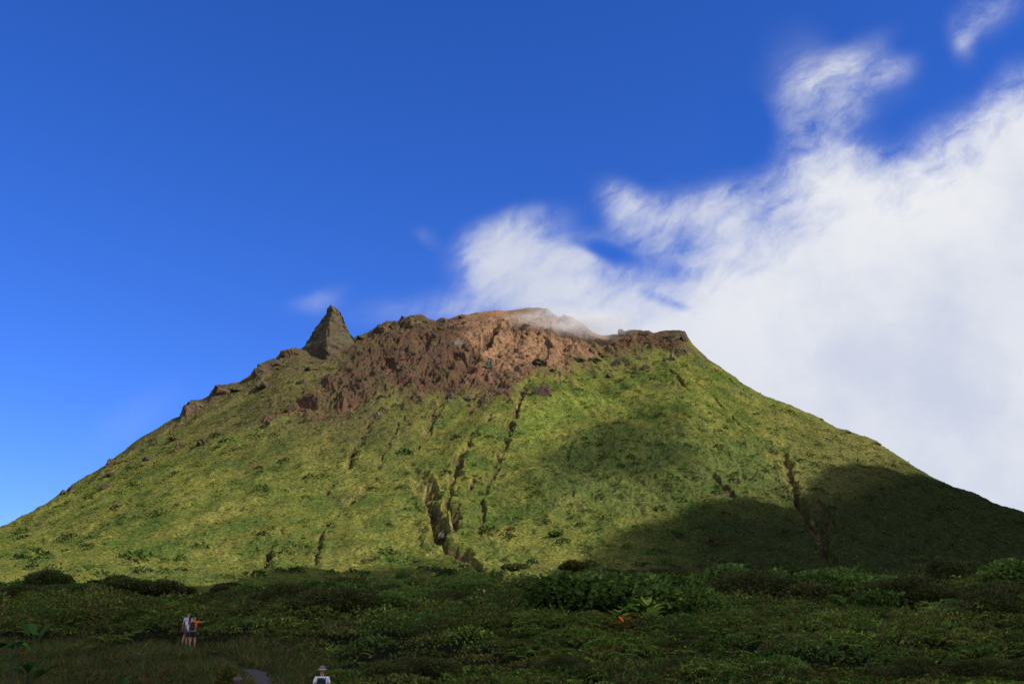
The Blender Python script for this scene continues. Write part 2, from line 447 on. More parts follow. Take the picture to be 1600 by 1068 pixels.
def cover_color(PX, PY, n1, n2, n3, cov):
    c = np.empty(PX.shape + (3,), np.float32); c[...] = (0.170, 0.172, 0.036)
    c = lerp(c, (0.235, 0.215, 0.046), sstep(n1 + 0.4 * n2, 0.0, 0.4) * 0.9)          # yellowish
    c = lerp(c, (0.095, 0.130, 0.026), sstep(-n1 + 0.5 * n2, -0.05, 0.35) * 0.9)         # greener
    upl = sstep(PY, 780, 600) * sstep(PX, 820, 500)                                      # upper left is drier
    c = lerp(c, (0.125, 0.092, 0.042), np.clip(upl * (0.85 + 0.9 * n3 + 0.8 * n2) + 0.0, 0, 0.92))
    c = lerp(c, (0.150, 0.105, 0.052), sstep(n3 + 0.6 * n2, 0.28, 0.75) * 0.6)
    rt = sstep(PX, 1120, 1350)
    c = lerp(c, (0.200, 0.160, 0.055), rt * 0.55)
    for poly, s_ in (([(60, 822), (200, 752), (330, 690), (450, 640), (470, 650), (400, 690), (300, 722), (180, 790)], 1.0),
                     ([(800, 640), (880, 610), (960, 608), (990, 625), (930, 650), (850, 690), (800, 700)], 0.9),
                     ([(780, 590), (835, 585), (840, 600), (800, 612)], 1.0), ([(440, 590), (520, 560), (520, 575), (450, 610)], 0.5)):
        s = poly_sd(PX, PY, poly)
        c = lerp(c, (0.230, 0.270, 0.045), sstep(s + 30 * n2 + 16 * n1, 0, 22) * 0.75 * s_)
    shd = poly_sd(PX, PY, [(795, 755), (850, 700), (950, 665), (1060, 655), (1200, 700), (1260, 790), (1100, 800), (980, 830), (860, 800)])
    c = lerp(c, (0.110, 0.135, 0.038), sstep(shd + 25 * n2, -5, 35) * 0.62)  # greener cover that also carries part of the mid-slope half-shade
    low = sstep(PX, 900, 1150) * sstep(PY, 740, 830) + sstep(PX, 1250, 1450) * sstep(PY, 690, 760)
    c = lerp(c, (0.036, 0.047, 0.016), np.clip(low, 0, 1) * 0.9)  # cloud-shade darkness painted into the lower right cover
    c = lerp(c, (0.060, 0.085, 0.026), sstep(cov, 0.15, 0.5) * 0.6)
    return c * np.array([0.82, 0.875, 0.98], np.float32)


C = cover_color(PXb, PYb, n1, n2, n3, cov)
soilc = np.empty_like(C); soilc[...] = (0.190, 0.092, 0.052)
soilc = lerp(soilc, (0.075, 0.048, 0.034), sstep(rockn + 0.5 * n2, 0.12, 0.75) * 0.85)
soilc = lerp(soilc, (0.105, 0.105, 0.040), sstep(n1 - n2 * 0.6 + sstep(PYb, 560, 620) * 0.22 - 0.5 * mT, 0.05, 0.45) * 0.75)
soilc = lerp(soilc, (0.390, 0.225, 0.125), mT * (0.75 + 0.25 * n2).clip(0, 1) * (1 - 0.6 * sstep(rockn, 0.5, 0.9)))
soilc = lerp(soilc, (0.21, 0.085, 0.052), sstep(n3 - 0.3 * n1, 0.1, 0.5) * 0.5 * (1 - mT))
C = C * (1 - mB[..., None]) + soilc * mB[..., None]
C = lerp(C, (0.080, 0.056, 0.040), np.clip(mR * 0.55, 0, 1) * (1 - 0.6 * mT))
gsoil = np.empty_like(C); gsoil[...] = (0.095, 0.060, 0.038)
gsoil = lerp(gsoil, (0.26, 0.20, 0.085), sstep(n2 + n1 * 0.5, 0.1, 0.5))
gsoil = lerp(gsoil, (0.06, 0.045, 0.032), sstep(-n2, 0.1, 0.5))
C = C * (1 - 0.9 * mG[..., None]) + gsoil * 0.9 * mG[..., None]
# valley floor under the scrub: dark litter
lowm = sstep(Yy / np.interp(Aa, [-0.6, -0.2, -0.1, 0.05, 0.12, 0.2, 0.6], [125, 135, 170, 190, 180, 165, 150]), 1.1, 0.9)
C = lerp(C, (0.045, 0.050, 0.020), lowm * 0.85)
C *= (1 + 0.3 * n2[..., None])

gi = np.arange(NR * NC).reshape(NR, NC)
Q = np.stack([gi[:-1, :-1], gi[:-1, 1:], gi[1:, 1:], gi[1:, :-1]], -1).reshape(-1, 4)


def new_mat(name):
    m = bpy.data.materials.new(name); m.use_nodes = True
    return m, m.node_tree, m.node_tree.nodes['Principled BSDF']


def attr(nt):
    n = nt.nodes.new('ShaderNodeVertexColor'); n.layer_name = 'Col'; return n.outputs[0]


m_terr, t_, p_ = new_mat('slope_cover'); gg = G(t_)
tco = t_.nodes.new('ShaderNodeTexCoord').outputs['Object']
fn = gg.noise(tco, 0.9, 5, 0.65); fn2 = gg.noise(tco, 3.2, 3, 0.6)
vr = gg.m('ADD', gg.m('MULTIPLY', gg.ss(fn, 0.3, 0.7), 0.75), gg.m('MULTIPLY', fn2, 0.65))
colr = gg.mix(1.0, attr(t_), gg.comb(vr, vr, vr), 'MULTIPLY'); t_.links.new(colr, p_.inputs['Base Color'])
p_.inputs['Roughness'].default_value = 0.95; p_.inputs['Specular IOR Level'].default_value = 0.0
bp = t_.nodes.new('ShaderNodeBump'); bp.inputs['Strength'].default_value = 0.5; bp.inputs['Distance'].default_value = 0.6
t_.links.new(gg.m('ADD', fn, gg.m('MULTIPLY', fn2, 0.4)), bp.inputs['Height']); t_.links.new(bp.outputs[0], p_.inputs['Normal'])

V = np.stack([Xx, Yy - RD * 0.62, Zz + RD * 0.78], -1).reshape(-1, 3)
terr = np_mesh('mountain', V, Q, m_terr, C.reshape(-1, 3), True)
tag(terr, 'grassy volcanic dome with a bare brown rocky summit', None, None, 'structure')

# far ground sheet reaching the horizon
m_gr, t_, p_ = new_mat('lowland'); gg = G(t_)
tco = t_.nodes.new('ShaderNodeTexCoord').outputs['Object']
t_.links.new(gg.mix(gg.noise(tco, 0.05, 8, 0.65), (0.03, 0.045, 0.015, 1), (0.10, 0.10, 0.035, 1)), p_.inputs['Base Color']); p_.inputs['Roughness'].default_value = 1
R = 12000
np_mesh('ground', np.array([[-R, -R, -1.75], [R, -R, -1.75], [R, R, -1.75], [-R, R, -1.75]]), np.array([[0, 1, 2, 3]]), m_gr)
tag(bpy.data.objects['ground'], 'low green ground around the foot of the mountain', None, None, 'structure')


# ------------------------------------------------------------------ rock material and rocks
def rock_mat(name, c1, c2, c3, moss=0.2):
    m, t, p = new_mat(name); q = G(t); tc_ = t.nodes.new('ShaderNodeTexCoord').outputs['Object']
    n = q.noise(tc_, 0.35, 7, 0.65); n2_ = q.noise(tc_, 1.6, 5, 0.6)
    c = q.mix(q.ss(n, 0.38, 0.62), c1, c2); c = q.mix(q.ss(n2_, 0.55, 0.72), c, c3)
    geo = t.nodes.new('ShaderNodeNewGeometry'); s = t.nodes.new('ShaderNodeSeparateXYZ'); t.links.new(geo.outputs['Normal'], s.inputs[0])
    mm = q.m('MULTIPLY', q.ss(q.m('ADD', s.outputs[2], q.m('MULTIPLY', n, 0.9)), 0.75, 1.15), moss)
    c = q.mix(mm, c, (0.075, 0.095, 0.028, 1)); t.links.new(c, p.inputs['Base Color']); p.inputs['Roughness'].default_value = 0.95
    p.inputs['Specular IOR Level'].default_value = 0.15
    b = t.nodes.new('ShaderNodeBump'); b.inputs['Strength'].default_value = 0.7; b.inputs['Distance'].default_value = 0.5
    t.links.new(q.m('ADD', n, n2_), b.inputs['Height']); t.links.new(b.outputs[0], p.inputs['Normal'])
    return m


M_rock = rock_mat('dark_rock', (0.052, 0.037, 0.026, 1), (0.100, 0.064, 0.042, 1), (0.030, 0.024, 0.019, 1), 0.4)
M_rockp = rock_mat('pale_rock', (0.12, 0.095, 0.07, 1), (0.07, 0.055, 0.04, 1), (0.38, 0.33, 0.27, 1), 0.15)
M_rockg = rock_mat('mossy_rock', (0.055, 0.045, 0.028, 1), (0.100, 0.070, 0.042, 1), (0.04, 0.03, 0.025, 1), 0.45)


M_spire = rock_mat('spire_rock', (0.045, 0.040, 0.025, 1), (0.090, 0.062, 0.042, 1), (0.034, 0.034, 0.020, 1), 0.35)


def rock_mesh(name, seed, mat, sub=4, flat=0.8, cuts=12, rough=0.42):
    r = np.random.default_rng(seed)
    bm = bmesh.new(); bmesh.ops.create_icosphere(bm, subdivisions=sub, radius=1)
    v = np.array([x.co[:] for x in bm.verts])
    for _ in range(cuts):
        n = r.normal(size=3); n /= np.linalg.norm(n); d = r.uniform(0.45, 0.85)
        k = v @ n; v -= np.outer(np.maximum(k - d, 0) * 0.85, n)
    nn = fbm(v[:, 0] * 2 + seed, v[:, 1] * 2 + v[:, 2] * 1.7, 4, seed=seed % 50)
    nn += 0.35 * fbm(v[:, 0] * 6 + seed, v[:, 1] * 6 + v[:, 2] * 5, 3, seed=seed % 41)
    v *= (1 + rough * nn)[:, None]; v[:, 2] *= flat
    for x, c in zip(bm.verts, v): x.co = c
    me = bpy.data.meshes.new(name); bm.to_mesh(me); bm.free(); me.materials.append(mat)
    return me


rockmeshes = [rock_mesh('boulder', 100 + i, [M_rock, M_rock, M_rockp, M_rock, M_rockg, M_rock][i], 4, [0.9, 0.75, 0.85, 1.0, 0.85, 0.8][i]) for i in range(6)]


def boulder(px, py, wpx, hpx, label, kind=0, cat='boulder', group=None, name='boulder', rz=None, ydepth=1.0):
    """px,py = centre in photo; size in photo pixels turned into metres at its distance"""
    x, y, z = hit(px, py + hpx * 0.35)
    s = y / F
    o = bpy.data.objects.new(name, rockmeshes[kind]); COL.objects.link(o)
    o.location = (x, y + hpx * s * 0.15, z + hpx * s * 0.08)
    wpx *= 0.85; o.scale = (wpx * s * 0.62, wpx * s * 0.62 * ydepth, hpx * s * 0.80 / [0.9, 0.75, 0.85, 1.0, 0.85, 0.8][kind])
    o.rotation_euler = (random.uniform(-.2, .2), random.uniform(-.2, .2), random.uniform(0, 6.28) if rz is None and ydepth == 1 else (rz or 0))
    return tag(o, label, cat, group)


heroes = [
    (98, 769, 12, 11, 'small dark boulder on the left skyline, lowest rock on that ridge', 0),
    (112, 762, 16, 12, 'low brown rock just right of the lowest skyline boulder', 1),
    (174, 722, 20, 18, 'dark rock nub on the left skyline below the long smooth ridge', 0),
    (176, 739, 20, 8, 'flat dark rock ledge tucked under the left skyline', 1),
    (62, 817, 10, 7, 'tiny brown rock low on the far left slope', 0),
    (46, 836, 14, 5, 'flat reddish rock on the grass at the far left edge', 1),
    (165, 758, 17, 12, 'brown rock in the grass below the left skyline', 0),
    (229, 716, 20, 12, 'reddish brown rock between the left skyline and the lone dark boulder', 0),
    (279, 697, 17, 15, 'lone round dark boulder above the bright green strip', 3),
    (293, 640, 26, 24, 'tall brown outcrop bulging from the left skyline', 3),
    (306, 632, 34, 18, 'domed outcrop cap on the left skyline', 4),
    (272, 684, 18, 6, 'thin rock band just above the lone dark boulder', 1),
    (315, 690, 20, 9, 'dark rock to the right of the lone boulder in the green strip', 1),
    (345, 608, 34, 18, 'broad skyline outcrop below the middle of the left ridge', 1),
    (372, 606, 26, 12, 'mossy ledge beside the broad skyline outcrop', 4),
    (400, 580, 20, 20, 'steep dark crag on the left ridge below the stacked outcrop', 0),
    (414, 572, 30, 18, 'stacked dark outcrop on the left ridge beneath the spire', 0),
    (432, 566, 24, 14, 'brown block leaning on the stacked outcrop', 3),
    (452, 550, 34, 14, 'mossy knob on the ridge just left of the spire', 4),
    (410, 600, 36, 20, 'large shaded rock face below the stacked ridge outcrop', 0),
    (484, 576, 28, 9, 'long low rock in the grass below the spire', 1),
    (505, 573, 16, 9, 'brown stone right of the long low rock', 0),
    (470, 596, 22, 9, 'dark stone ledge halfway between spire and red scar', 1),
    (568, 525, 24, 9, 'dark jagged rocks on the saddle right of the spire', 0),
    (596, 514, 34, 18, 'black tilted slab on the summit ridge', 0),
    (616, 507, 22, 14, 'dark crag beside the black tilted slab', 3),
    (640, 502, 40, 20, 'rounded brown crag on the summit ridge', 4),
    (664, 500, 16, 14, 'steep brown block at the right end of the rounded crag', 3),
    (693, 500, 12, 12, 'pointed brown tooth on the summit ridge', 0),
    (722, 494, 14, 8, 'small rock knob on the brown summit ridge', 0),
    (592, 649, 15, 13, 'round grey boulder in the grass at the head of the left gully', 2),
    (549, 633, 11, 14, 'small dark split rock left of the round grey boulder', 0),
    (456, 633, 14, 14, 'dark pointed rock at the left tip of the red scar', 0),
    (590, 580, 20, 11, 'dark crag in the middle of the brown slope', 0),
    (624, 528, 16, 12, 'black rock hollow under the rounded crag', 0),
    (588, 553, 14, 8, 'dark stone above the middle crag', 0),
    (712, 536, 26, 18, 'grey banded rock face high on the brown wall', 2),
    (680, 548, 16, 20, 'dark pillar of rock on the brown wall', 3),
    (706, 618, 12, 12, 'pale streaked rock at the lower edge of the brown wall', 2),
    (732, 622, 16, 9, 'pale slab beside the streaked rock', 2),
    (728, 600, 10, 16, 'pale rock at the foot of the dark cleft', 2),
    (767, 570, 20, 22, 'black and white streaked rock in the brown wall', 2),
    (782, 612, 16, 20, 'dark upright rock where brown wall meets grass', 0),
    (848, 608, 34, 26, 'big dark shrubby outcrop at the top of the grass', 0),
    (845, 518, 12, 9, 'small white streaked rock in the tan hollow', 2),
    (824, 508, 16, 8, 'dark ledge in the tan hollow', 1),
    (797, 583, 20, 14, 'brown lump at the lower left of the tan hollow', 0),
    (846, 566, 28, 16, 'dark brown band under the tan hollow', 1),
    (856, 489, 26, 14, 'pale crag at the highest point beside the steam', 2),
    (884, 498, 24, 14, 'pale rock half hidden by the steam', 2),
    (972, 519, 15, 16, 'grey round boulder standing on the rim beside the steam', 3),
    (940, 534, 30, 14, 'dark red overhang below the steam', 0),
    (966, 538, 24, 14, 'dark crag along the red rim', 0),
    (1008, 519, 20, 12, 'dark triangular rock on the right rim', 0),
    (1050, 525, 44, 14, 'flat topped brown block at the right end of the summit', 1),
    (1070, 527, 14, 16, 'square dark corner rock ending the summit on the right', 3),
    (1014, 534, 14, 10, 'black hollow rock under the right rim', 0),
    (1066, 546, 20, 20, 'dark crag below the square corner rock', 4),
    (1052, 556, 14, 14, 'yellow stained rock below the right end of the summit', 2),
    (930, 562, 24, 14, 'dark outcrop below the red rim, left one', 4),
    (965, 566, 18, 20, 'dark leaning outcrop below the red rim, right one', 0),
    (1010, 572, 14, 12, 'small brown outcrop in bright grass under the right rim', 0),
    (952, 584, 12, 13, 'dark stone in the grass below the leaning outcrop', 0),
    (904, 560, 26, 14, 'shaggy dark rock at the edge of the tan slope', 4),
    (1157, 598, 6, 4, 'tiny rock nub on the right skyline', 0),
    (1282, 654, 11, 4, 'brown stone on the right skyline', 0),
    (1325, 675, 9, 4, 'small stone further down the right skyline', 1),
    (1370, 692, 13, 6, 'rounded stone on the right skyline above the cloud shadow', 0),
    (690, 842, 16, 13, 'tan eroded rock in the bend of the main gully', 2),
]
for h in heroes: boulder(*h)
# small stones over the brown wall, nothing tells them apart
k = 0
while k < 150:
    px = random.uniform(450, 1040); py = random.uniform(495, 665)
    if poly_sd(np.array([px]), np.array([py]), [(450, 650), (520, 590), (600, 520), (770, 495), (860, 495), (1000, 530), (1060, 560), (960, 600), (860, 625), (700, 660), (560, 665)])[0] < 0: continue
    s = random.uniform(3.5, 9) * (0.7 if py > 620 else 1)
    kd = random.choice([0, 1, 3, 0, 4, 0, 0, 2])
    boulder(px, py, s * random.uniform(1, 1.8), s, ['small %s stone strewn over the brown upper slope' % q_ for q_ in ('dark brown', 'flat dark', 'pale grey', 'upright dark', 'mossy')][kd], kd, 'rock', 'small stones strewn over the brown upper slope', 'rock')
    k += 1


# rock spire
def make_spire():
    y0 = 745.0; s = y0 / F
    base = hit(515, 556)
    y0 = base[1] + 8; s = y0 / F
    outl = [(477, 565, 556), (477, 545, 560), (479, 535, 552), (490, 514, 543.5), (501, 500, 538.5), (509, 488, 533), (512, 481, 525), (513.5, 477.5, 519)]
    rows = 90; cols_ = 120
    ys = np.linspace(600, 477, rows)
    lx = np.interp(-ys, [-572, -552, -545, -535, -514, -500, -488, -481, -477], [462, 463, 467, 477, 490, 501, 509.5, 512, 515])
    rx = np.interp(-ys, [-572, -545, -527, -515, -502, -489, -484, -479, -477], [566, 560, 550, 542.5, 536.5, 533, 528, 522, 518])
    Vv = []; 
    for i in range(rows):
        cx = (lx[i] + rx[i]) / 2; hwd = (rx[i] - lx[i]) / 2
        xl, e1 = px2ae(cx, ys[i]); hx = hwd / F
        X0 = float(xl) * y0; Z0 = float(e1) * y0; RX = hx * y0 / (cp + sp * float(e1)) * 1.03
        RX = hwd * s * 1.1
        th = np.linspace(0, 2 * np.pi, cols_, endpoint=False)
        # faceted plan: a prow towards the viewer between a shaded left face and a lit right face
        f_ = i / (rows - 1)
        cor = np.array([(1, 0.0), (0.55, 0.8), (-0.3, 0.9), (-1, 0.25), (-0.72, -0.22), (-0.32, -0.58), (0.10, -1.0), (0.16, -1.0), (0.52, -0.50)])
        ca_ = np.mod(np.arctan2(cor[:, 1], cor[:, 0]), 2 * np.pi); od = np.argsort(ca_)
        tt = np.arange(len(cor) + 1) / len(cor)
        cc2 = np.vstack([cor[od], cor[od][:1]]); tq = np.linspace(0, 1, cols_, endpoint=False)
        pw = np.interp(tq, tt, cc2[:, 0]); qw = np.interp(tq, tt, cc2[:, 1]); th = tq * 2 * np.pi
        X = X0 + RX * pw; Yv = y0 + RX * qw
        hz = Z0 / 5.0
        us = X * 0.8 + Z0 * 0.55; vs_ = Z0 * 0.75 - X * 0.6 + Yv * 0.4
        d = fbm(us / 7 + 0.8 * perlin(us / 9, vs_ / 13, 82), vs_ / 13 + 0.5 * perlin(us / 12 + 5, vs_ / 8, 84), 5, seed=83, ridged=True, rough=0.58) - 0.3
        d2 = fbm(us / 3.7 + 9, vs_ / 4.1, 4, seed=87, rough=0.6)
        Yv = Yv + (d * 3.0 + d2 * 1.2) * np.sign(qw) * min(1, RX / 5) * -1 * (qw < 0)
        X = X + (d2 * 1.1 + 1.4 * fbm(np.full_like(X, Z0 / 3.3), pw * 0 + 3, 4, seed=88)) * np.sign(pw) * min(1, RX / 6) * (np.abs(pw) > 0.6)
        Vv.append(np.stack([X, Yv, np.full_like(X, Z0) + d2 * 0.3], -1))
    V = np.concatenate(Vv + [np.array([[Vv[-1][:, 0].mean(), y0, Vv[-1][:, 2].mean() + 0.6]])])
    ii = np.arange(rows * cols_).reshape(rows, cols_); nx = np.roll(ii, -1, 1)
    Qd = np.stack([ii[:-1], nx[:-1], nx[1:], ii[1:]], -1).reshape(-1, 4)
    T = np.stack([ii[-1], nx[-1], np.full(cols_, rows * cols_)], -1)
    o = np_mesh('rock_spire', V, Qd, M_spire, None, True, None, T)
    return tag(o, 'tall pointed rock spire standing on the left shoulder of the summit', 'rock spire')


make_spire()

# ------------------------------------------------------------------ foliage builders
def leaf_mat(name, trans=0.25, rough=0.55, spec=0.0):
    m, t, p = new_mat(name); q = G(t); a = attr(t)
    t.links.new(a, p.inputs['Base Color']); p.inputs['Roughness'].default_value = rough; p.inputs['Specular IOR Level'].default_value = spec
    tr = t.nodes.new('ShaderNodeBsdfTranslucent'); t.links.new(q.mix(1.0, a, (1.1, 1.3, 0.6, 1), 'MULTIPLY'), tr.inputs[0])
    mx = t.nodes.new('ShaderNodeMixShader'); mx.inputs[0].default_value = trans
    t.links.new(p.outputs[0], mx.inputs[1]); t.links.new(tr.outputs[0], mx.inputs[2])
    t.links.new(mx.outputs[0], t.nodes['Material Output'].inputs['Surface'])
    return m


M_leaf = leaf_mat('foliage', 0.25, 0.5)
M_grass = leaf_mat('grass_blades', 0.3, 0.7)
M_bark, t_, p_ = new_mat('bark'); gg = G(t_)
t_.links.new(gg.mix(gg.noise(t_.nodes.new('ShaderNodeTexCoord').outputs['Object'], 9, 4, 0.6), (0.05, 0.035, 0.025, 1), (0.13, 0.10, 0.075, 1)), p_.inputs['Base Color']); p_.inputs['Roughness'].default_value = 0.9


M_stalk, t_, p_ = new_mat('green_stalk'); gg = G(t_)
t_.links.new(gg.mix(gg.noise(t_.nodes.new('ShaderNodeTexCoord').outputs['Object'], 9, 4, 0.6), (0.03, 0.045, 0.015, 1), (0.06, 0.08, 0.03, 1)), p_.inputs['Base Color']); p_.inputs['Roughness'].default_value = 0.9


def unit(v): return v / np.maximum(np.linalg.norm(v, axis=-1, keepdims=True), 1e-9)


def leaves(P, D, Nn, Ln, Wd, fold=0.15):
    """pointed leaves. P base, D direction, Nn approx normal. returns V (n*5... ) as 6-vert leaf: base, 2 mid, tip with droop"""
    n = len(P); D = unit(D); Sd = unit(np.cross(D, Nn)); Up = np.cross(Sd, D)
    Ln = np.asarray(Ln).reshape(-1, 1) * np.ones((n, 1)); Wd = np.asarray(Wd).reshape(-1, 1) * np.ones((n, 1))
    mid = P + D * Ln * 0.45 + Up * Ln * 0.06
    v0 = P; v1 = mid + Sd * Wd * 0.5 + Up * Wd * fold; v2 = P + D * Ln - Up * Ln * 0.12; v3 = mid - Sd * Wd * 0.5 + Up * Wd * fold
    V = np.stack([v0, v1, v2, v3], 1).reshape(-1, 3)
    return V, np.arange(n * 4).reshape(-1, 4)


def rand_dir(n, zmin=-0.3, zmax=0.9):
    t = rng.random(n) * 2 * np.pi; z = rng.uniform(zmin, zmax, n); r = np.sqrt(1 - np.minimum(z * z, 0.99))
    return np.stack([np.cos(t) * r, np.sin(t) * r, z], -1)


PAL = np.array([(0.070, 0.105, 0.028), (0.095, 0.140, 0.034), (0.120, 0.165, 0.040), (0.075, 0.085, 0.030), (0.045, 0.070, 0.024), (0.140, 0.150, 0.045), (0.115, 0.085, 0.040), (0.055, 0.100, 0.038)])


# outer limit of the scrub
def ylim(a, x, y):
    return np.interp(a, [-0.6, -0.2, -0.1, 0.05, 0.12, 0.2, 0.6], [125, 135, 170, 190, 180, 165, 150]) * (1 + 0.35 * fbm(x / 30, y / 60, 3, seed=107))


# slope tufts: low plants all over the dome
nT = 330000
a_ = rng.uniform(-0.56, 0.56, nT); s_ = rng.random(nT) ** 0.8
ycc = np.interp(a_, cols, yc); y_ = np.where(rng.random(nT) < 0.22, 125 * (330 / 125) ** rng.random(nT), 300 + s_ * (ycc - 300)); x_ = a_ * y_
z_ = gz_at(x_, y_)
ppx, ppy = ae2px(a_, z_ / y_)
br = poly_sd(ppx, ppy, [(440, 650), (480, 622), (520, 600), (575, 570), (640, 515), (660, 460), (870, 440), (1080, 500), (1000, 552), (890, 575), (800, 612), (700, 615), (510, 645)])
cl = fbm(x_ / 6, y_ / 8, 3, seed=91)
cl2 = fbm(x_ / 30, y_ / 34, 3, seed=93)
keep = ((br < -5) | (rng.random(nT) < 0.10)) & (y_ > ylim(a_, x_, y_) * 0.92) & (rng.random(nT) < np.clip(0.45 + cl * 1.2 + cl2 * 0.5, 0.12, 1))
# not inside gullies
gm = np.zeros(nT, bool)
ci = np.clip(np.interp(a_, cols, np.arange(NC)).round().astype(int), 0, NC - 1)
ri = np.clip(np.where(y_ < YF, np.interp(y_, near, np.arange(NN)), np.interp((y_ - YF) / (ycc - YF), sface, NN + np.arange(NS))).round().astype(int), 0, NR - 1)
keep &= mG[ri, ci] < 0.12
x_, y_, z_, ppx, ppy, cl, cl2 = [q[keep] for q in (x_, y_, z_, ppx, ppy, cl, cl2)]
n = len(x_)
nn1 = fbm(x_ / 22, y_ / 26, 4, seed=71); nn2 = fine(x_, y_); nn3 = fbm(x_ / 55, y_ / 60, 3, seed=79); ncv = fbm(x_ / 5, y_ / 6.5, 4, seed=51, rough=0.6)
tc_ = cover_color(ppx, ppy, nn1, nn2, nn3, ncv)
bush = (cl > 0.18) & (rng.random(n) < 0.30)
size = np.where(bush, rng.uniform(0.9, 1.6, n), rng.uniform(0.5, 0.95, n)) * (0.45 + y_ / 900)
size *= np.clip((np.interp(x_ / y_, cols, yc) - y_) / 25, 0.65, 1)
tc_ = tc_ * rng.uniform(0.88, 1.13, (n, 1)) * 0.97
tc_[bush] = tc_[bush] * 0.72 + np.array([0.055, 0.085, 0.024]) * 0.28
spk = rng.random(n) < 0.008 * (1 + 2 * (ppx > 800)); tc_[spk] = (0.30, 0.36, 0.16); size[spk] = 0.5
P = np.stack([x_, y_, z_ - 0.15], -1); rep = 3
Pb = np.repeat(P, rep, 0) + rng.normal(size=(n * rep, 3)) * np.repeat(size, rep)[:, None] * np.array([0.32, 0.32, 0.10])
Nr = unit(np.array([0.25, -0.55, 0.75]) + rng.normal(size=(n * rep, 3)) * 0.20)
Dd = rand_dir(n * rep, -0.2, 0.9); Dd = unit(Dd - (Dd * Nr).sum(-1, keepdims=True) * Nr + Nr * 0.25)
Vt, Qt = leaves(Pb, Dd, Nr, np.repeat(size, rep) * 0.95, np.repeat(size, rep) * 0.75)
nb = 2600; ba = rng.uniform(-0.55, 0.55, nb); byc = np.interp(ba, cols, yc); by_ = 240 + rng.random(nb) ** 0.9 * (byc * 0.97 - 240); bx_ = ba * by_
bz = gz_at(bx_, by_); bqx, bqy = ae2px(ba, bz / by_)
bd = 0.25 + 0.9 * sstep(fbm(bx_ / 35, by_ / 45, 2, seed=161), 0.0, 0.5) + 0.9 * sstep(poly_sd(bqx, bqy, [(795, 760), (860, 700), (950, 665), (1200, 690), (1260, 790), (1100, 830), (900, 900), (780, 880)]), -20, 40)
bd *= (poly_sd(bqx, bqy, [(440, 650), (575, 570), (640, 515), (660, 460), (870, 440), (1080, 500), (1000, 552), (890, 575), (800, 612), (700, 615), (510, 645)]) < 0)
bci = np.clip(np.interp(ba, cols, np.arange(NC)).round().astype(int), 0, NC - 1)
bri = np.clip(np.where(by_ < YF, np.interp(by_, near, np.arange(NN)), np.interp((by_ - YF) / (byc - YF), sface, NN + np.arange(NS))).round().astype(int), 0, NR - 1)
bk = (rng.random(nb) < bd * 0.45) & (mG[bri, bci] < 0.02); bx_, by_, bz = bx_[bk], by_[bk], bz[bk]; nb = len(bx_)
br_ = rng.uniform(0.8, 1.4, nb) + rng.exponential(0.45, nb); lk = 46
bo = rand_dir(nb * lk, -0.1, 1.0) * rng.uniform(0.6, 1.05, (nb * lk, 1)); rr_ = np.repeat(br_, lk)[:, None]
Pbb = np.repeat(np.stack([bx_, by_, bz], -1), lk, 0) + bo * rr_ * np.array([1.25, 1.25, 0.75])
bc = np.array([(0.045, 0.080, 0.022), (0.060, 0.095, 0.024), (0.040, 0.060, 0.022), (0.075, 0.105, 0.028), (0.065, 0.055, 0.028)])[rng.integers(0, 5, nb)]
Vbb, Qbb = leaves(Pbb, unit(bo + rand_dir(nb * lk, -.5, .5)), unit(bo + rng.normal(size=bo.shape) * 0.5), rr_[:, 0] * 0.55, rr_[:, 0] * 0.42)
Vt = np.concatenate([Vt, Vbb]); Qt = np.arange(len(Vt)).reshape(-1, 4)
tcol = np.concatenate([np.repeat(np.repeat(tc_, rep, 0), 4, 0), np.repeat(np.repeat(bc, lk, 0) * rng.uniform(0.75, 1.3, (nb * lk, 1)), 4, 0)])
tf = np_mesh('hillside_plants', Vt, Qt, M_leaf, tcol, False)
tag(tf, 'low grass and herbs covering the mountain slopes', None, None, 'stuff')

# ------------------------------------------------------------------ scrub in the valley
PATH = [(-8.5, 22), (-7.5, 31), (-8.6, 38), (-11.2, 48), (-15.5, 56), (-18.6, 60.3), (-19.6, 61.5)]


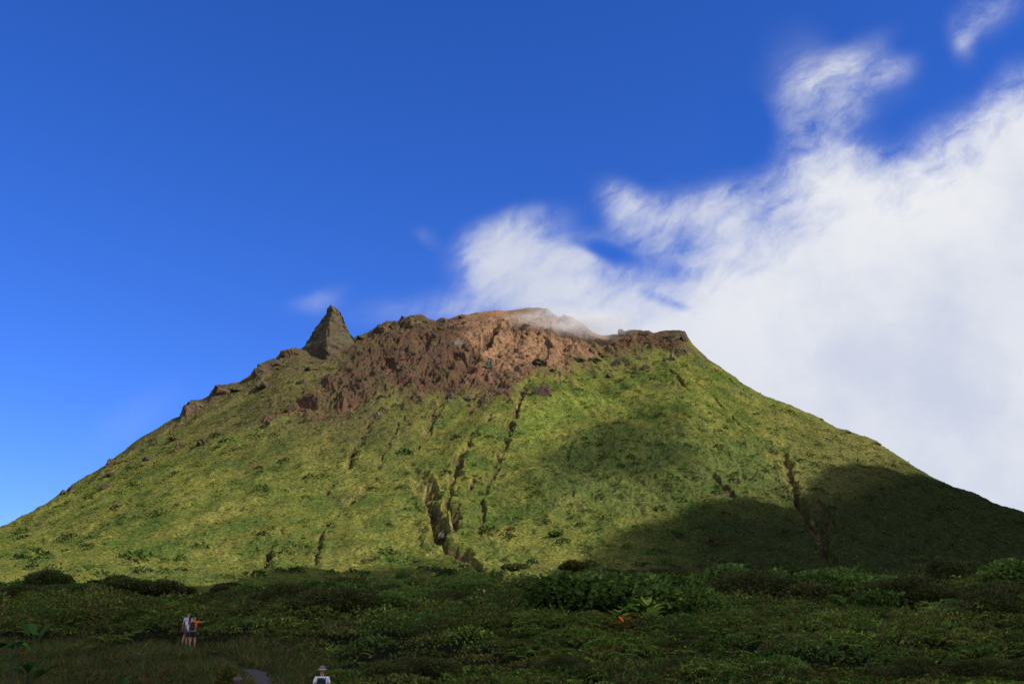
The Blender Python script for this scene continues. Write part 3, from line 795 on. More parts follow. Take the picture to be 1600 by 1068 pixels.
def scrub_h(x, y):
    """height of the closed scrub canopy above ground, with mounds, and a mound id noise"""
    pd, _ = seg_dist(x.astype(np.float32), y.astype(np.float32), PATH)
    a = x / y
    cell = np.where(y < 110, 2.1, 4.2)
    best = np.zeros(x.shape); idn = np.zeros(x.shape)
    for lv, cs in ((0, 3.0), (1, 4.6)):
        bx = np.floor(x / cs).astype(int); by = np.floor(y / cs).astype(int)
        h_ = np.zeros(x.shape); id_ = np.zeros(x.shape)
        for i in (-1, 0, 1):
            for j in (-1, 0, 1):
                cx = bx + i; cy = by + j
                hsh = (np.abs(cx * 73856093 ^ cy * 19349663 ^ (lv * 83492791)) % 100003) / 100003.0
                h2 = (hsh * 7919) % 1; h3 = (hsh * 104729) % 1; h4 = (hsh * 1299709) % 1
                px_ = (cx + 0.15 + 0.7 * hsh) * cs; py_ = (cy + 0.15 + 0.7 * h2) * cs
                rad = cs * (0.42 + 0.38 * h3); d = np.hypot(x - px_, y - py_) / rad
                hh = np.sqrt(np.clip(1 - d * d, 0, 1)) * (0.45 + 0.55 * h4) * (2.5 if lv == 0 else 3.4)
                m = hh > h_; h_ = np.where(m, hh, h_); id_ = np.where(m, h4 * 0.7 + h2 * 0.3, id_)
        w = (0.25 + 0.9 * sstep(y, 50, 105)) if lv == 1 else 1 - 0.6 * sstep(y, 70, 130)
        h_ = h_ * w; m = h_ > best; best = np.where(m, h_, best); idn = np.where(m, id_, idn)
    hgt = 0.25 + best * (0.75 + 0.5 * fbm(x / 14, y / 14, 2, seed=101))
    meadow = sstep(a, -0.13, -0.22) * sstep(y, 68, 58)                     # open grassy hummock, left front
    hgt = hgt * (1 - meadow * (0.76 - 0.55 * sstep(fbm(x / 6, y / 8, 3, seed=103), 0.0, 0.4)))
    hgt = hgt * sstep(pd, 0.5, 1.5 + 0.01 * y)                            # trodden path stays open
    # standing room and views of the walkers
    hgt = hgt * (1 - sstep(3.2 - np.hypot(x + 18.9, (y - 58.0) * 0.7), 0, 1.0))
    lim = np.interp(y, [0, 16, 28, 38, 48, 60, 75], [-0.030, -0.030, -0.020, 0.0, 0.022, 0.06, 0.2]) * y - gz_at(x, y)   # low right by the viewpoint
    hgt = hgt * np.clip(lim / 2.9, 0.06, 1)
    yl_ = ylim(a, x, y)
    hgt = hgt * (1 - 0.93 * sstep(y / yl_, 0.82, 1.08)) * (1 + 0.35 * sstep(a, 0.08, 0.2) * sstep(y, 70, 110))
    return hgt, idn, meadow, pd


# inner shell so no light shows through the thicket
sc_a = np.linspace(-0.75, 0.75, 900); sc_y = 14 * (345 / 14) ** np.linspace(0, 1, 520)
SA, SY = np.meshgrid(sc_a, sc_y); SX = SA * SY
hh, idn, mdw, pd = scrub_h(SX, SY)
SZ = gz_at(SX, SY) + hh * 0.55 - 0.2
ii = np.arange(SA.size).reshape(SA.shape)
Qs = np.stack([ii[:-1, :-1], ii[:-1, 1:], ii[1:, 1:], ii[1:, :-1]], -1).reshape(-1, 4)
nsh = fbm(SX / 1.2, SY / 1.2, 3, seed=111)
cs_ = lerp(np.ones(SX.shape + (3,), np.float32) * np.array([0.016, 0.020, 0.009], np.float32), (0.028, 0.022, 0.013), sstep(nsh, 0, 0.5))  # near-black tone stands in for shade in gaps between bushes
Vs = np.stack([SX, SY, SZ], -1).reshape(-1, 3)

nL = 430000
yl = 16 * (352 / 16) ** rng.random(nL); al = rng.uniform(-0.62, 0.62, nL); xl = al * yl
hl, idl, mdl, pdl = scrub_h(xl, yl)
keep = (hl > 0.10) & ((yl < ylim(al, xl, yl) * 1.02) | (rng.random(nL) < 0.12)) & (rng.random(nL) < sstep(hl, 0.1, 1.1) + 0.15 + (yl < 45)) & ((mdl < 0.5) | (rng.random(nL) < 0.55))
xl, yl, hl, idl, mdl, al = [q[keep] for q in (xl, yl, hl, idl, mdl, al)]
n = len(xl)
zl = gz_at(xl, yl)
# outward normal of canopy by finite differences
eps = 0.25
rs = rng.bit_generator.state
hx_, _, _, _ = scrub_h(xl + eps, yl); hy_, _, _, _ = scrub_h(xl, yl + eps)
nrm = unit(np.stack([-(hx_ - hl) / eps, -(hy_ - hl) / eps, np.ones(n)], -1).clip(-3, 3))
ls = np.maximum(0.17, 0.0030 * yl) * rng.uniform(0.7, 1.5, n)
dep_ = rng.exponential(0.13, n)
Pl = np.stack([xl, yl, zl + hl * (1 - np.minimum(dep_, 0.8)) + 0.03], -1)
Dl = unit(nrm * 0.7 + rand_dir(n, -0.5, 0.8))
Nl = unit(nrm + rng.normal(size=(n, 3)) * 0.6)
ci_ = (idl * 997).astype(int)
wv = fbm(xl / 18, yl / 24, 3, seed=121)
base = PAL[(ci_ + (rng.random(n) * 2.2).astype(int)) % len(PAL)]
cl_ = base * np.array([1.12, 1.02, 0.8]) * rng.uniform(0.6, 1.45, (n, 1)) * (1 + 0.6 * wv[:, None]) * (0.45 + 1.0 * np.clip(idl, 0, 1)[:, None])
dead = rng.random(n) < 0.05; cl_[dead] = np.array([0.14, 0.085, 0.045])
lightc = rng.random(n) < 0.05; cl_[lightc] *= 1.9
cl_[mdl > 0.5] = cl_[mdl > 0.5] * 0.5 + np.array([0.10, 0.075, 0.032]) * 0.5
Vl, Ql = leaves(Pl, Dl, Nl, ls, ls * rng.uniform(0.35, 0.7, n))
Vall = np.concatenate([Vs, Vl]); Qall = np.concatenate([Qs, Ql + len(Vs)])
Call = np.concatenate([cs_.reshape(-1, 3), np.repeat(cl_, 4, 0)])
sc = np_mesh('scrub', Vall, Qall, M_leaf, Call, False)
tag(sc, 'dense dark green scrub filling the valley in cloud shade', None, None, 'stuff')


# arching fern fronds among the scrub
def fronds(nF, xr, yr, L0, seed, cols_, amask=None):
    r = np.random.default_rng(seed)
    y = yr[0] * (yr[1] / yr[0]) ** r.random(nF); a = r.uniform(xr[0], xr[1], nF); x = a * y
    h, idq, md, pdq = scrub_h(x, y); ok = (h > 0.5) & (fbm(x / 7, y / 9, 2, seed=131) > -0.12)
    x, y, h = x[ok], y[ok], h[ok]; n = len(x); z = gz_at(x, y) + h * 0.93
    th = r.random(n) * 2 * np.pi; Lf = L0 * r.uniform(0.6, 1.3, n) * np.maximum(1, y / 90); K_ = 9
    VV = []; CC = []
    c0 = cols_[r.integers(0, len(cols_), n)] * r.uniform(0.7, 1.4, (n, 1))
    for k in range(1, K_ + 1):
        t = k / K_; rr = Lf * t; up = Lf * (0.45 * t - 0.72 * t * t)
        P = np.stack([x + np.cos(th) * rr, y + np.sin(th) * rr, z + up], -1)
        pl = Lf * 0.26 * math.sin(math.pi * min(0.97, 0.18 + 0.8 * t)) + 0.01
        for sgn in (-1, 1):
            D = np.stack([-np.sin(th) * sgn + 0.45 * np.cos(th), np.cos(th) * sgn + 0.45 * np.sin(th), np.full(n, -0.25)], -1)
            V_, _ = leaves(P, D, np.tile([0, 0, 1.0], (n, 1)), pl, Lf * 0.085, 0.02)
            VV.append(V_); CC.append(np.repeat(c0, 4, 0))
    V_ = np.concatenate(VV); return V_, np.concatenate(CC)


FP = np.array([(0.14, 0.20, 0.038), (0.18, 0.235, 0.045), (0.11, 0.17, 0.036), (0.18, 0.17, 0.05)])
f1 = fronds(11000, (0.0, 0.6), (30, 150), 1.05, 1, FP); f2 = fronds(4000, (-0.6, 0.02), (50, 160), 1.0, 2, FP)
Vf = np.concatenate([f1[0], f2[0]]); Cf = np.concatenate([f1[1], f2[1]])
fe = np_mesh('ferns', Vf, np.arange(len(Vf)).reshape(-1, 4), M_leaf, Cf, False)
tag(fe, 'arching fern fronds tangled through the scrub', None, None, 'stuff')

# grass on the left hummock
nG = 90000
yg = 20 * (66 / 20) ** rng.random(nG); ag = rng.uniform(-0.62, -0.1, nG); xg = ag * yg
_, _, mg, pg = scrub_h(xg, yg); ok = (mg > 0.3) & (pg > 0.33) & (np.hypot(xg + 18.9, yg - 59.5) > 0.9); xg, yg, pg = xg[ok], yg[ok], pg[ok]; n = len(xg)
gp = fbm(xg / 4, yg / 5, 3, seed=141)
Lg = (0.30 + 0.35 * sstep(gp, -0.3, 0.5)) * rng.uniform(0.6, 1.4, n) * sstep(pg, 0.0, 1.1)
Lg = np.minimum(Lg, 0.62)
Pg = np.stack([xg, yg, gz_at(xg, yg) - 0.02], -1)
Vg, Qg = leaves(Pg, rand_dir(n, 0.55, 0.97), rand_dir(n, -0.2, 0.4), Lg + 0.06, rng.uniform(0.03, 0.055, n) * (yg / 45), 0.0)
gcol = np.array([(0.12, 0.10, 0.038), (0.085, 0.11, 0.030), (0.14, 0.10, 0.045), (0.07, 0.10, 0.026), (0.13, 0.07, 0.04), (0.06, 0.095, 0.024)])
Cg = gcol[(rng.random(n) * 6).astype(int)] * rng.uniform(0.6, 1.4, (n, 1)) * (1 + 0.6 * gp[:, None])
gr = np_mesh('grass', Vg, Qg, M_grass, np.repeat(Cg, 4, 0), False)
tag(gr, 'tawny grass on the near left hummock', None, None, 'stuff')


# path
def make_path():
    pts = []
    for i in range(len(PATH) - 1):
        for t in np.linspace(0, 1, 14, endpoint=False):
            pts.append((PATH[i][0] * (1 - t) + PATH[i + 1][0] * t, PATH[i][1] * (1 - t) + PATH[i + 1][1] * t))
    pts = np.array([p for p in pts if p[1] < 51]); kx = np.ones(9) / 9
    px_ = np.convolve(np.pad(pts[:, 0], 4, mode='edge'), kx, 'valid'); py_ = np.convolve(np.pad(pts[:, 1], 4, mode='edge'), kx, 'valid')
    tx = np.gradient(px_); ty = np.gradient(py_); l = np.hypot(tx, ty); nx, ny = -ty / l, tx / l
    Wn = 13; V = []
    for j in range(Wn):
        o = (j / (Wn - 1) - 0.5) * 0.95; jit = 0.12 * np.sin(np.arange(len(px_)) * 1.7 + j) if j in (0, Wn - 1) else 0
        X = px_ + nx * (o + jit); Y = py_ + ny * (o + jit)
        V.append(np.stack([X, Y, gz_at(X, Y) + 0.05 + 0.02 * perlin(X * 2, Y * 2, 5)], -1))
    V = np.stack(V, 0); n_ = len(px_); ii = np.arange(Wn * n_).reshape(Wn, n_)
    Qp = np.stack([ii[:-1, :-1], ii[:-1, 1:], ii[1:, 1:], ii[1:, :-1]], -1).reshape(-1, 4)
    m, t, p = new_mat('ash_gravel'); q = G(t); tc2 = t.nodes.new('ShaderNodeTexCoord').outputs['Object']
    n_1 = q.noise(tc2, 8, 6, 0.7)
    t.links.new(q.mix(q.ss(n_1, 0.35, 0.65), (0.060, 0.054, 0.048, 1), (0.130, 0.118, 0.105, 1)), p.inputs['Base Color']); p.inputs['Roughness'].default_value = 1.0; p.inputs['Specular IOR Level'].default_value = 0.0
    b = t.nodes.new('ShaderNodeBump'); b.inputs['Distance'].default_value = 0.05; t.links.new(n_1, b.inputs['Height']); t.links.new(b.outputs[0], p.inputs['Normal'])
    o = np_mesh('path', V.reshape(-1, 3), Qp, m, None, True); return tag(o, 'dark gravel footpath leading to the hikers', None, None, 'structure')


make_path()


# ------------------------------------------------------------------ single plants
def at(px, py_top, y):
    a, e = px2ae(px, py_top); x = float(a) * y; z = float(gz_at(x, y)); return x, z, float(e) * y - z


def empty(name, loc):
    o = bpy.data.objects.new(name, None); o.empty_display_size = 0.2; COL.objects.link(o); o.location = loc; return o


def tube(name, P, R_, mat, parent=None, sides=7, color=None):
    P = np.asarray(P, float); n = len(P); d = unit(np.gradient(P, axis=0)); ref = np.array([0.13, 0.9, 0.2])
    s1 = unit(np.cross(d, ref)); s2 = np.cross(d, s1); th = np.linspace(0, 2 * np.pi, sides, endpoint=False)
    V = P[:, None, :] + np.asarray(R_)[:, None, None] * (np.cos(th)[None, :, None] * s1[:, None, :] + np.sin(th)[None, :, None] * s2[:, None, :])
    return V.reshape(-1, 3), n, sides


def tubes_mesh(name, lst, mat, parent):
    VV = []; QQ = []; off = 0
    for P, R_ in lst:
        V, n, s = tube('', P, R_, None); ii = np.arange(n * s).reshape(n, s) + off; nx = np.roll(ii, -1, 1)
        QQ.append(np.stack([ii[:-1], nx[:-1], nx[1:], ii[1:]], -1).reshape(-1, 4)); VV.append(V); off += len(V)
    return np_mesh(name, np.concatenate(VV), np.concatenate(QQ), mat, None, True, parent)


def shrub(px, py_top, y, wpx, label, pal, cat='shrub', name='shrub', leaf=None, dens=1.0, width_leaf=0.5, low=0.0, group=None, sparse=False):
    x, zb, h = at(px, py_top, y); w = wpx / F * y; h = max(h, 0.30 * w)
    root = empty(name, (x, y, zb)); tag(root, label, cat, group)
    lf = leaf or max(0.16, 0.0028 * y)
    r = np.random.default_rng(int(px * 7 + y))
    # clumps
    nc = int(10 + 10 * dens); cl = []
    for i in range(nc):
        t = r.random() * 6.28; rr = math.sqrt(r.random()) * 0.36 * w; zz = h * (0.35 + 0.45 * r.random() * (1 - (rr / (0.5 * w)) ** 2 * 0.6))
        cl.append((math.cos(t) * rr, math.sin(t) * rr, zz, w * r.uniform(0.13, 0.22), h * r.uniform(0.16, 0.26)))
    cl.append((0, 0, h * 0.72, w * 0.2, h * 0.24))
    VV = []; CC = []
    for (cx, cy, cz, cr, ch) in cl:
        ar = 4 * math.pi * cr * max(cr, ch); k = int(min(2600, max(60, ar / (lf * lf) * 2.2 * dens)))
        d = rand_dir(k, -0.7, 1.0); rad = r.uniform(0.65, 1.08, k)[:, None]
        P = np.array([cx, cy, cz]) + d * np.array([cr, cr, ch]) * rad
        s = lf * r.uniform(0.6, 1.4, k)
        V_, _ = leaves(P, unit(d + rand_dir(k, -0.6, 0.6) * 0.9), unit(d + r.normal(size=(k, 3)) * 0.7), s, s * width_leaf)
        c = np.array(pal)[r.integers(0, len(pal), k)] * r.uniform(0.6, 1.45, (k, 1)) * r.uniform(0.75, 1.25)
        VV.append(V_); CC.append(np.repeat(c, 4, 0))
    V = np.concatenate(VV); V[:, 2] = np.maximum(V[:, 2], 0.02)
    np_mesh('foliage', V, np.arange(len(V)).reshape(-1, 4), M_leaf, np.concatenate(CC), False, root)
    st = []
    for (cx, cy, cz, cr, ch) in cl[:9]:
        m1 = np.array([cx * 0.35 + r.normal() * 0.05, cy * 0.35, cz * 0.5])
        st.append((np.array([[0.04 * r.normal(), 0.04 * r.normal(), -0.15], m1, [cx, cy, cz]]), np.array([0.07, 0.045, 0.015]) * max(0.6, h / 2.5)))
    tubes_mesh('stem', st, M_bark, root)
    return root


def bigleaf(px, py_top, y, wpx, label, pal, cat='plant', name='broadleaf_plant', nleaf=14, ll=0.6, lw=0.32, upright=0.5, group=None, extra=None):
    """rosette of broad leaves with curved blades and stalks"""
    x, zb, h = at(px, py_top, y); w = wpx / F * y; h = max(h, 0.35)
    r = np.random.default_rng(int(px * 3 + y)); root = empty(name, (x, y, zb)); tag(root, label, cat, group)
    stalks = []
    for i in range(nleaf):
        th = i * 2.4 + r.uniform(-.3, .3); out = w * 0.5 * r.uniform(0.25, 0.75) * (1 - upright * 0.5); zt = h * r.uniform(0.5, 1.0) - ll * 0.2
        zt = max(zt, 0.1)
        p0 = np.array([0, 0, 0.0]); p1 = np.array([math.cos(th) * out * 0.4, math.sin(th) * out * 0.4, zt * 0.65]); p2 = np.array([math.cos(th) * out, math.sin(th) * out, zt])
        stalks.append((np.array([p0, p1, p2]), np.array([0.013, 0.010, 0.007])))
        K_ = 7; tilt = r.uniform(0.1, 0.9) * upright + 0.1; L_ = ll * r.uniform(0.7, 1.2)
        cen = []; d0 = np.array([math.cos(th), math.sin(th), 0]); sd_ = np.array([-math.sin(th), math.cos(th), 0])
        V = []
        for k in range(K_ + 1):
            t = k / K_; ang = tilt * 1.5 - t * 1.3
            c = p2 + d0 * L_ * (t * math.cos(tilt)) + np.array([0, 0, L_ * (t * math.sin(tilt * 1.3) - 0.5 * t * t * (1.1 - upright * 0.8))])
            wd = lw * L_ / ll * 0.5 * math.sin(math.pi * min(1, (t * 0.92 + 0.06))) ** 0.7
            if k == K_: wd = 0.004
            V += [c - sd_ * wd + np.array([0, 0, wd * 0.35]), c, c + sd_ * wd + np.array([0, 0, wd * 0.35])]
        Q_ = []
        for k in range(K_):
            b = k * 3; Q_ += [(b, b + 1, b + 4, b + 3), (b + 1, b + 2, b + 5, b + 4)]
        cc_ = np.array(pal[r.integers(0, len(pal))]) * r.uniform(0.75, 1.3)
        if extra is not None and i % extra[1] == 0: cc_ = np.array(extra[0])
        np_mesh('leaf', np.array(V), np.array(Q_), M_leaf, np.tile(cc_, (len(V), 1)), True, root)
    tubes_mesh('stalk', stalks, M_stalk, root)
    return root


DG = [(0.070, 0.090, 0.028), (0.085, 0.110, 0.034), (0.095, 0.090, 0.036), (0.095, 0.070, 0.034)]
MG = [(0.13, 0.19, 0.042), (0.18, 0.24, 0.055), (0.09, 0.14, 0.036)]
LG = [(0.10, 0.15, 0.035), (0.13, 0.18, 0.045), (0.08, 0.13, 0.03)]
BR = [(0.055, 0.028, 0.020), (0.040, 0.022, 0.018), (0.075, 0.040, 0.026)]
shrub(77, 889, 140, 76, 'rounded dark brown green bush left of centre at the foot of the left slope', DG + MG[2:], dens=1.4)
shrub(25, 908, 140, 70, 'low dark bush at the far left edge beside the rounded bush', MG)
shrub(186, 898, 145, 100, 'wide dark bush between the rounded bush and the hikers', DG + MG[2:], dens=1.3)
shrub(262, 906, 145, 60, 'dark bush on the slope above and left of the hikers', DG)
shrub(806, 891, 322, 40, 'dark reddish bush in the mouth of the main gully', BR, dens=1.2)
shrub(803, 912, 300, 34, 'black green bush just below the reddish gully bush', DG)
shrub(897, 882, 285, 44, 'dark bush with a yellowish middle right of the gully mouth', DG + [(0.16, 0.12, 0.04)])
shrub(870, 864, 380, 24, 'small green bush above the yellowish bush', MG)
shrub(1128, 884, 128, 125, 'tall leafy bush with round glossy leaves at the foot of the shaded slope', MG + [(0.08, 0.13, 0.045)], leaf=0.5, width_leaf=0.9, dens=1.2)
shrub(1215, 890, 126, 110, 'leafy bush right of the round leaved bush', MG, leaf=0.45, width_leaf=0.8)
shrub(1305, 889, 124, 110, 'light topped bush in the middle of the right hand thicket', MG + LG[:1], leaf=0.4, width_leaf=0.8)
shrub(1050, 893, 135, 85, 'tawny flat topped bush left of the round leaved bush', [(0.10, 0.085, 0.03), (0.06, 0.07, 0.022)], leaf=0.4)
shrub(1484, 869, 120, 90, 'tall dark tree like shrub against the shaded slope on the right', DG, dens=1.5)
shrub(1572, 876, 105, 110, 'leafy green bush rising at the right edge of the view', MG, leaf=0.42, width_leaf=0.8, dens=1.2)
shrub(1395, 899, 124, 90, 'low brown green bush between the light topped bush and the tall dark shrub', DG)
shrub(1535, 905, 110, 60, 'small leafy bush below the tall dark shrub', MG, leaf=0.34, width_leaf=0.8)
shrub(930, 915, 130, 80, 'brownish green bush above the yellow green broad leaves', [(0.07, 0.085, 0.028), (0.09, 0.07, 0.03)])
shrub(1000, 912, 140, 70, 'olive bush with a tawny crest in the middle of the valley', [(0.10, 0.09, 0.035), (0.06, 0.08, 0.025)])
bigleaf(56, 978, 30, 70, 'plant with upright blue green paddle leaves near the left edge', [(0.075, 0.15, 0.035), (0.055, 0.11, 0.03)], nleaf=16, ll=0.62, lw=0.30, upright=0.9)
bigleaf(24, 1000, 29, 60, 'low dark paddle leaved plant at the left edge', [(0.03, 0.075, 0.035)], nleaf=10, ll=0.5, lw=0.24, upright=0.5, extra=((0.35, 0.16, 0.04), 4))
bigleaf(190, 1052, 24, 60, 'bright green leafy plant at the bottom near the red rosette', [(0.04, 0.13, 0.04)], nleaf=12, ll=0.36, lw=0.13, upright=0.6)
bigleaf(240, 1044, 25, 46, 'dull red spiky rosette at the bottom left', [(0.16, 0.045, 0.035), (0.12, 0.05, 0.03)], name='spiky_rosette', nleaf=18, ll=0.5, lw=0.05, upright=0.8)
bigleaf(278, 949, 85, 40, 'pale green broad leaved plant above the hikers', [(0.14, 0.19, 0.05), (0.10, 0.15, 0.04)], nleaf=6, ll=0.8, lw=0.35, upright=0.3)
bigleaf(968, 943, 70, 60, 'yellow green broad leaved plant left in the middle thicket beside the orange leaf', [(0.30, 0.37, 0.07), (0.20, 0.30, 0.06)], nleaf=13, ll=1.25, lw=0.75, upright=0.5)
bigleaf(1012, 934, 73, 46, 'tall yellow green broad leaved plant right of the orange leaf', [(0.32, 0.39, 0.08)], nleaf=10, ll=1.2, lw=0.7, upright=0.7)
bigleaf(1043, 920, 80, 30, 'small lime green plant highest in the middle thicket', [(0.33, 0.38, 0.08)], nleaf=8, ll=1.1, lw=0.6, upright=0.5)
bigleaf(975, 964, 64, 16, 'bright orange dead leaf on a dark plant in the middle thicket', [(0.75, 0.20, 0.03), (0.55, 0.14, 0.03)], nleaf=6, ll=0.6, lw=0.34, upright=0.95)
bigleaf(1318, 925, 85, 34, 'pale green broad leaf plant in the right thicket below the light topped bush', [(0.18, 0.28, 0.08)], nleaf=8, ll=1.2, lw=0.75, upright=0.4)
bigleaf(1336, 943, 80, 28, 'flat pale leaf plant right below the pale green plant', [(0.12, 0.16, 0.045)], nleaf=5, ll=0.8, lw=0.35, upright=0.1)
bigleaf(1458, 932, 72, 36, 'pair of round pale green leaves below the tall dark shrub', [(0.26, 0.33, 0.09), (0.15, 0.28, 0.13)], nleaf=8, ll=1.15, lw=0.85, upright=0.5)
bigleaf(1425, 958, 66, 26, 'yellow striped drooping leaf plant in the right thicket', [(0.18, 0.15, 0.04), (0.10, 0.13, 0.04)], nleaf=9, ll=0.7, lw=0.2, upright=0.4)
bigleaf(1448, 965, 66, 8, 'tiny orange leaf low in the right thicket', [(0.55, 0.16, 0.03)], nleaf=3, ll=0.35, lw=0.18, upright=0.1)
bigleaf(1473, 954, 68, 7, 'tiny orange leaf below the pair of round pale leaves', [(0.50, 0.15, 0.04)], nleaf=3, ll=0.3, lw=0.16, upright=0.1)
shrub(357, 1036, 38, 34, 'yellow flowering weed beside the footpath behind the bald head', [(0.26, 0.18, 0.03), (0.10, 0.11, 0.03), (0.07, 0.09, 0.025)], name='flowering_weed', cat='weed', leaf=0.10)
bigleaf(223, 1008, 44, 20, 'pale dry stalks standing in the grass in front of the hikers', [(0.32, 0.30, 0.2)], name='dry_stalks', nleaf=7, ll=0.5, lw=0.03, upright=1.0)


protos = [shrub(1250, 930, 95, 75, 'mid green leafy shrub standing among the valley scrub', MG, dens=1.0, leaf=0.12, width_leaf=0.6, group='shrubs standing among the valley scrub'),
          shrub(1120, 955, 80, 85, 'dark brownish green shrub standing among the valley scrub', DG, dens=1.2, leaf=0.11, group='shrubs standing among the valley scrub'),
          shrub(700, 955, 90, 80, 'olive brown shrub standing among the valley scrub', [(0.075, 0.095, 0.028), (0.10, 0.115, 0.034), (0.08, 0.06, 0.03)], dens=1.0, leaf=0.11, group='shrubs standing among the valley scrub'),
          shrub(1400, 945, 90, 70, 'light green broad leaved shrub standing among the valley scrub', LG[2:] + MG, dens=0.9, leaf=0.14, width_leaf=0.7, group='shrubs standing among the valley scrub')]
k = 0
while k < 165:
    y = random.uniform(42, 150); a = random.uniform(-0.28, 0.56)
    foot = k >= 115
    if foot: a = random.uniform(-0.55, 0.56); y = float(np.interp(a, [-0.6, -0.2, -0.1, 0.05, 0.2, 0.6], [130, 140, 175, 205, 175, 155])) * random.uniform(0.88, 1.22)
    if y < 70 and a < -0.12: continue
    if a < -0.1 and y > 120 and not foot: continue
    if abs(a + 0.315) < 0.09 and y < 90: continue
    p = protos[random.choice([0, 1, 1, 2, 3])]; c = p.copy(); COL.objects.link(c); x = a * y
    hmax = (0.004 + 0.00095 * (y - 42)) * y + 0.3 - float(gz_at(x, y)) if y < 75 else 9
    hp = max(v[2] for v in p.children[0].bound_box)
    t = random.uniform(2.3, 5.0) if a > 0.08 and y > 58 else random.uniform(1.9, 4.0); t = min(t, max(hmax, 1.0)); t *= 0.7 if foot else 1; sc_ = t / hp
    c.location = (x, y, float(gz_at(x, y))); c.scale = (sc_ * random.uniform(0.75, 1.2),) * 2 + (sc_,); c.rotation_euler = (0, 0, random.uniform(0, 6.28))
    for ch in p.children:
        d = ch.copy(); COL.objects.link(d); d.parent = c
    k += 1


# ------------------------------------------------------------------ people
def cloth(name, col, rough=0.85):
    m, t, p = new_mat(name); q = G(t); tc_ = t.nodes.new('ShaderNodeTexCoord').outputs['Object']
    n = q.noise(tc_, 9, 3, 0.6); t.links.new(q.mix(n, tuple(c * 0.82 for c in col) + (1,), tuple(min(1, c * 1.15) for c in col) + (1,)), p.inputs['Base Color'])
    p.inputs['Roughness'].default_value = rough
    b = t.nodes.new('ShaderNodeBump'); b.inputs['Distance'].default_value = 0.02; t.links.new(n, b.inputs['Height']); t.links.new(b.outputs[0], p.inputs['Normal'])
    return m


M_skin = cloth('skin', (0.42, 0.20, 0.13), 0.5); M_skin2 = cloth('skin_tan', (0.10, 0.045, 0.032), 0.35)
M_hair = cloth('dark_hair', (0.015, 0.012, 0.014), 0.5)


def skin_obj(name, verts, edges, radii, mat, parent, sub=2, root=0):
    me = bpy.data.meshes.new(name); me.from_pydata(verts, edges, []); me.materials.append(mat)
    o = bpy.data.objects.new(name, me); COL.objects.link(o); o.parent = parent
    md = o.modifiers.new('skin', 'SKIN'); md.use_smooth_shade = True
    sv = me.skin_vertices[0].data if me.skin_vertices else None
    if sv is None:
        bm = bmesh.new(); bm.from_mesh(me); bm.verts.layers.skin.verify(); bm.to_mesh(me); bm.free(); sv = me.skin_vertices[0].data
    for i, r in enumerate(radii):
        sv[i].radius = r if isinstance(r, tuple) else (r, r); sv[i].use_root = (i == root)
    s = o.modifiers.new('sub', 'SUBSURF'); s.levels = sub; s.render_levels = sub
    return o


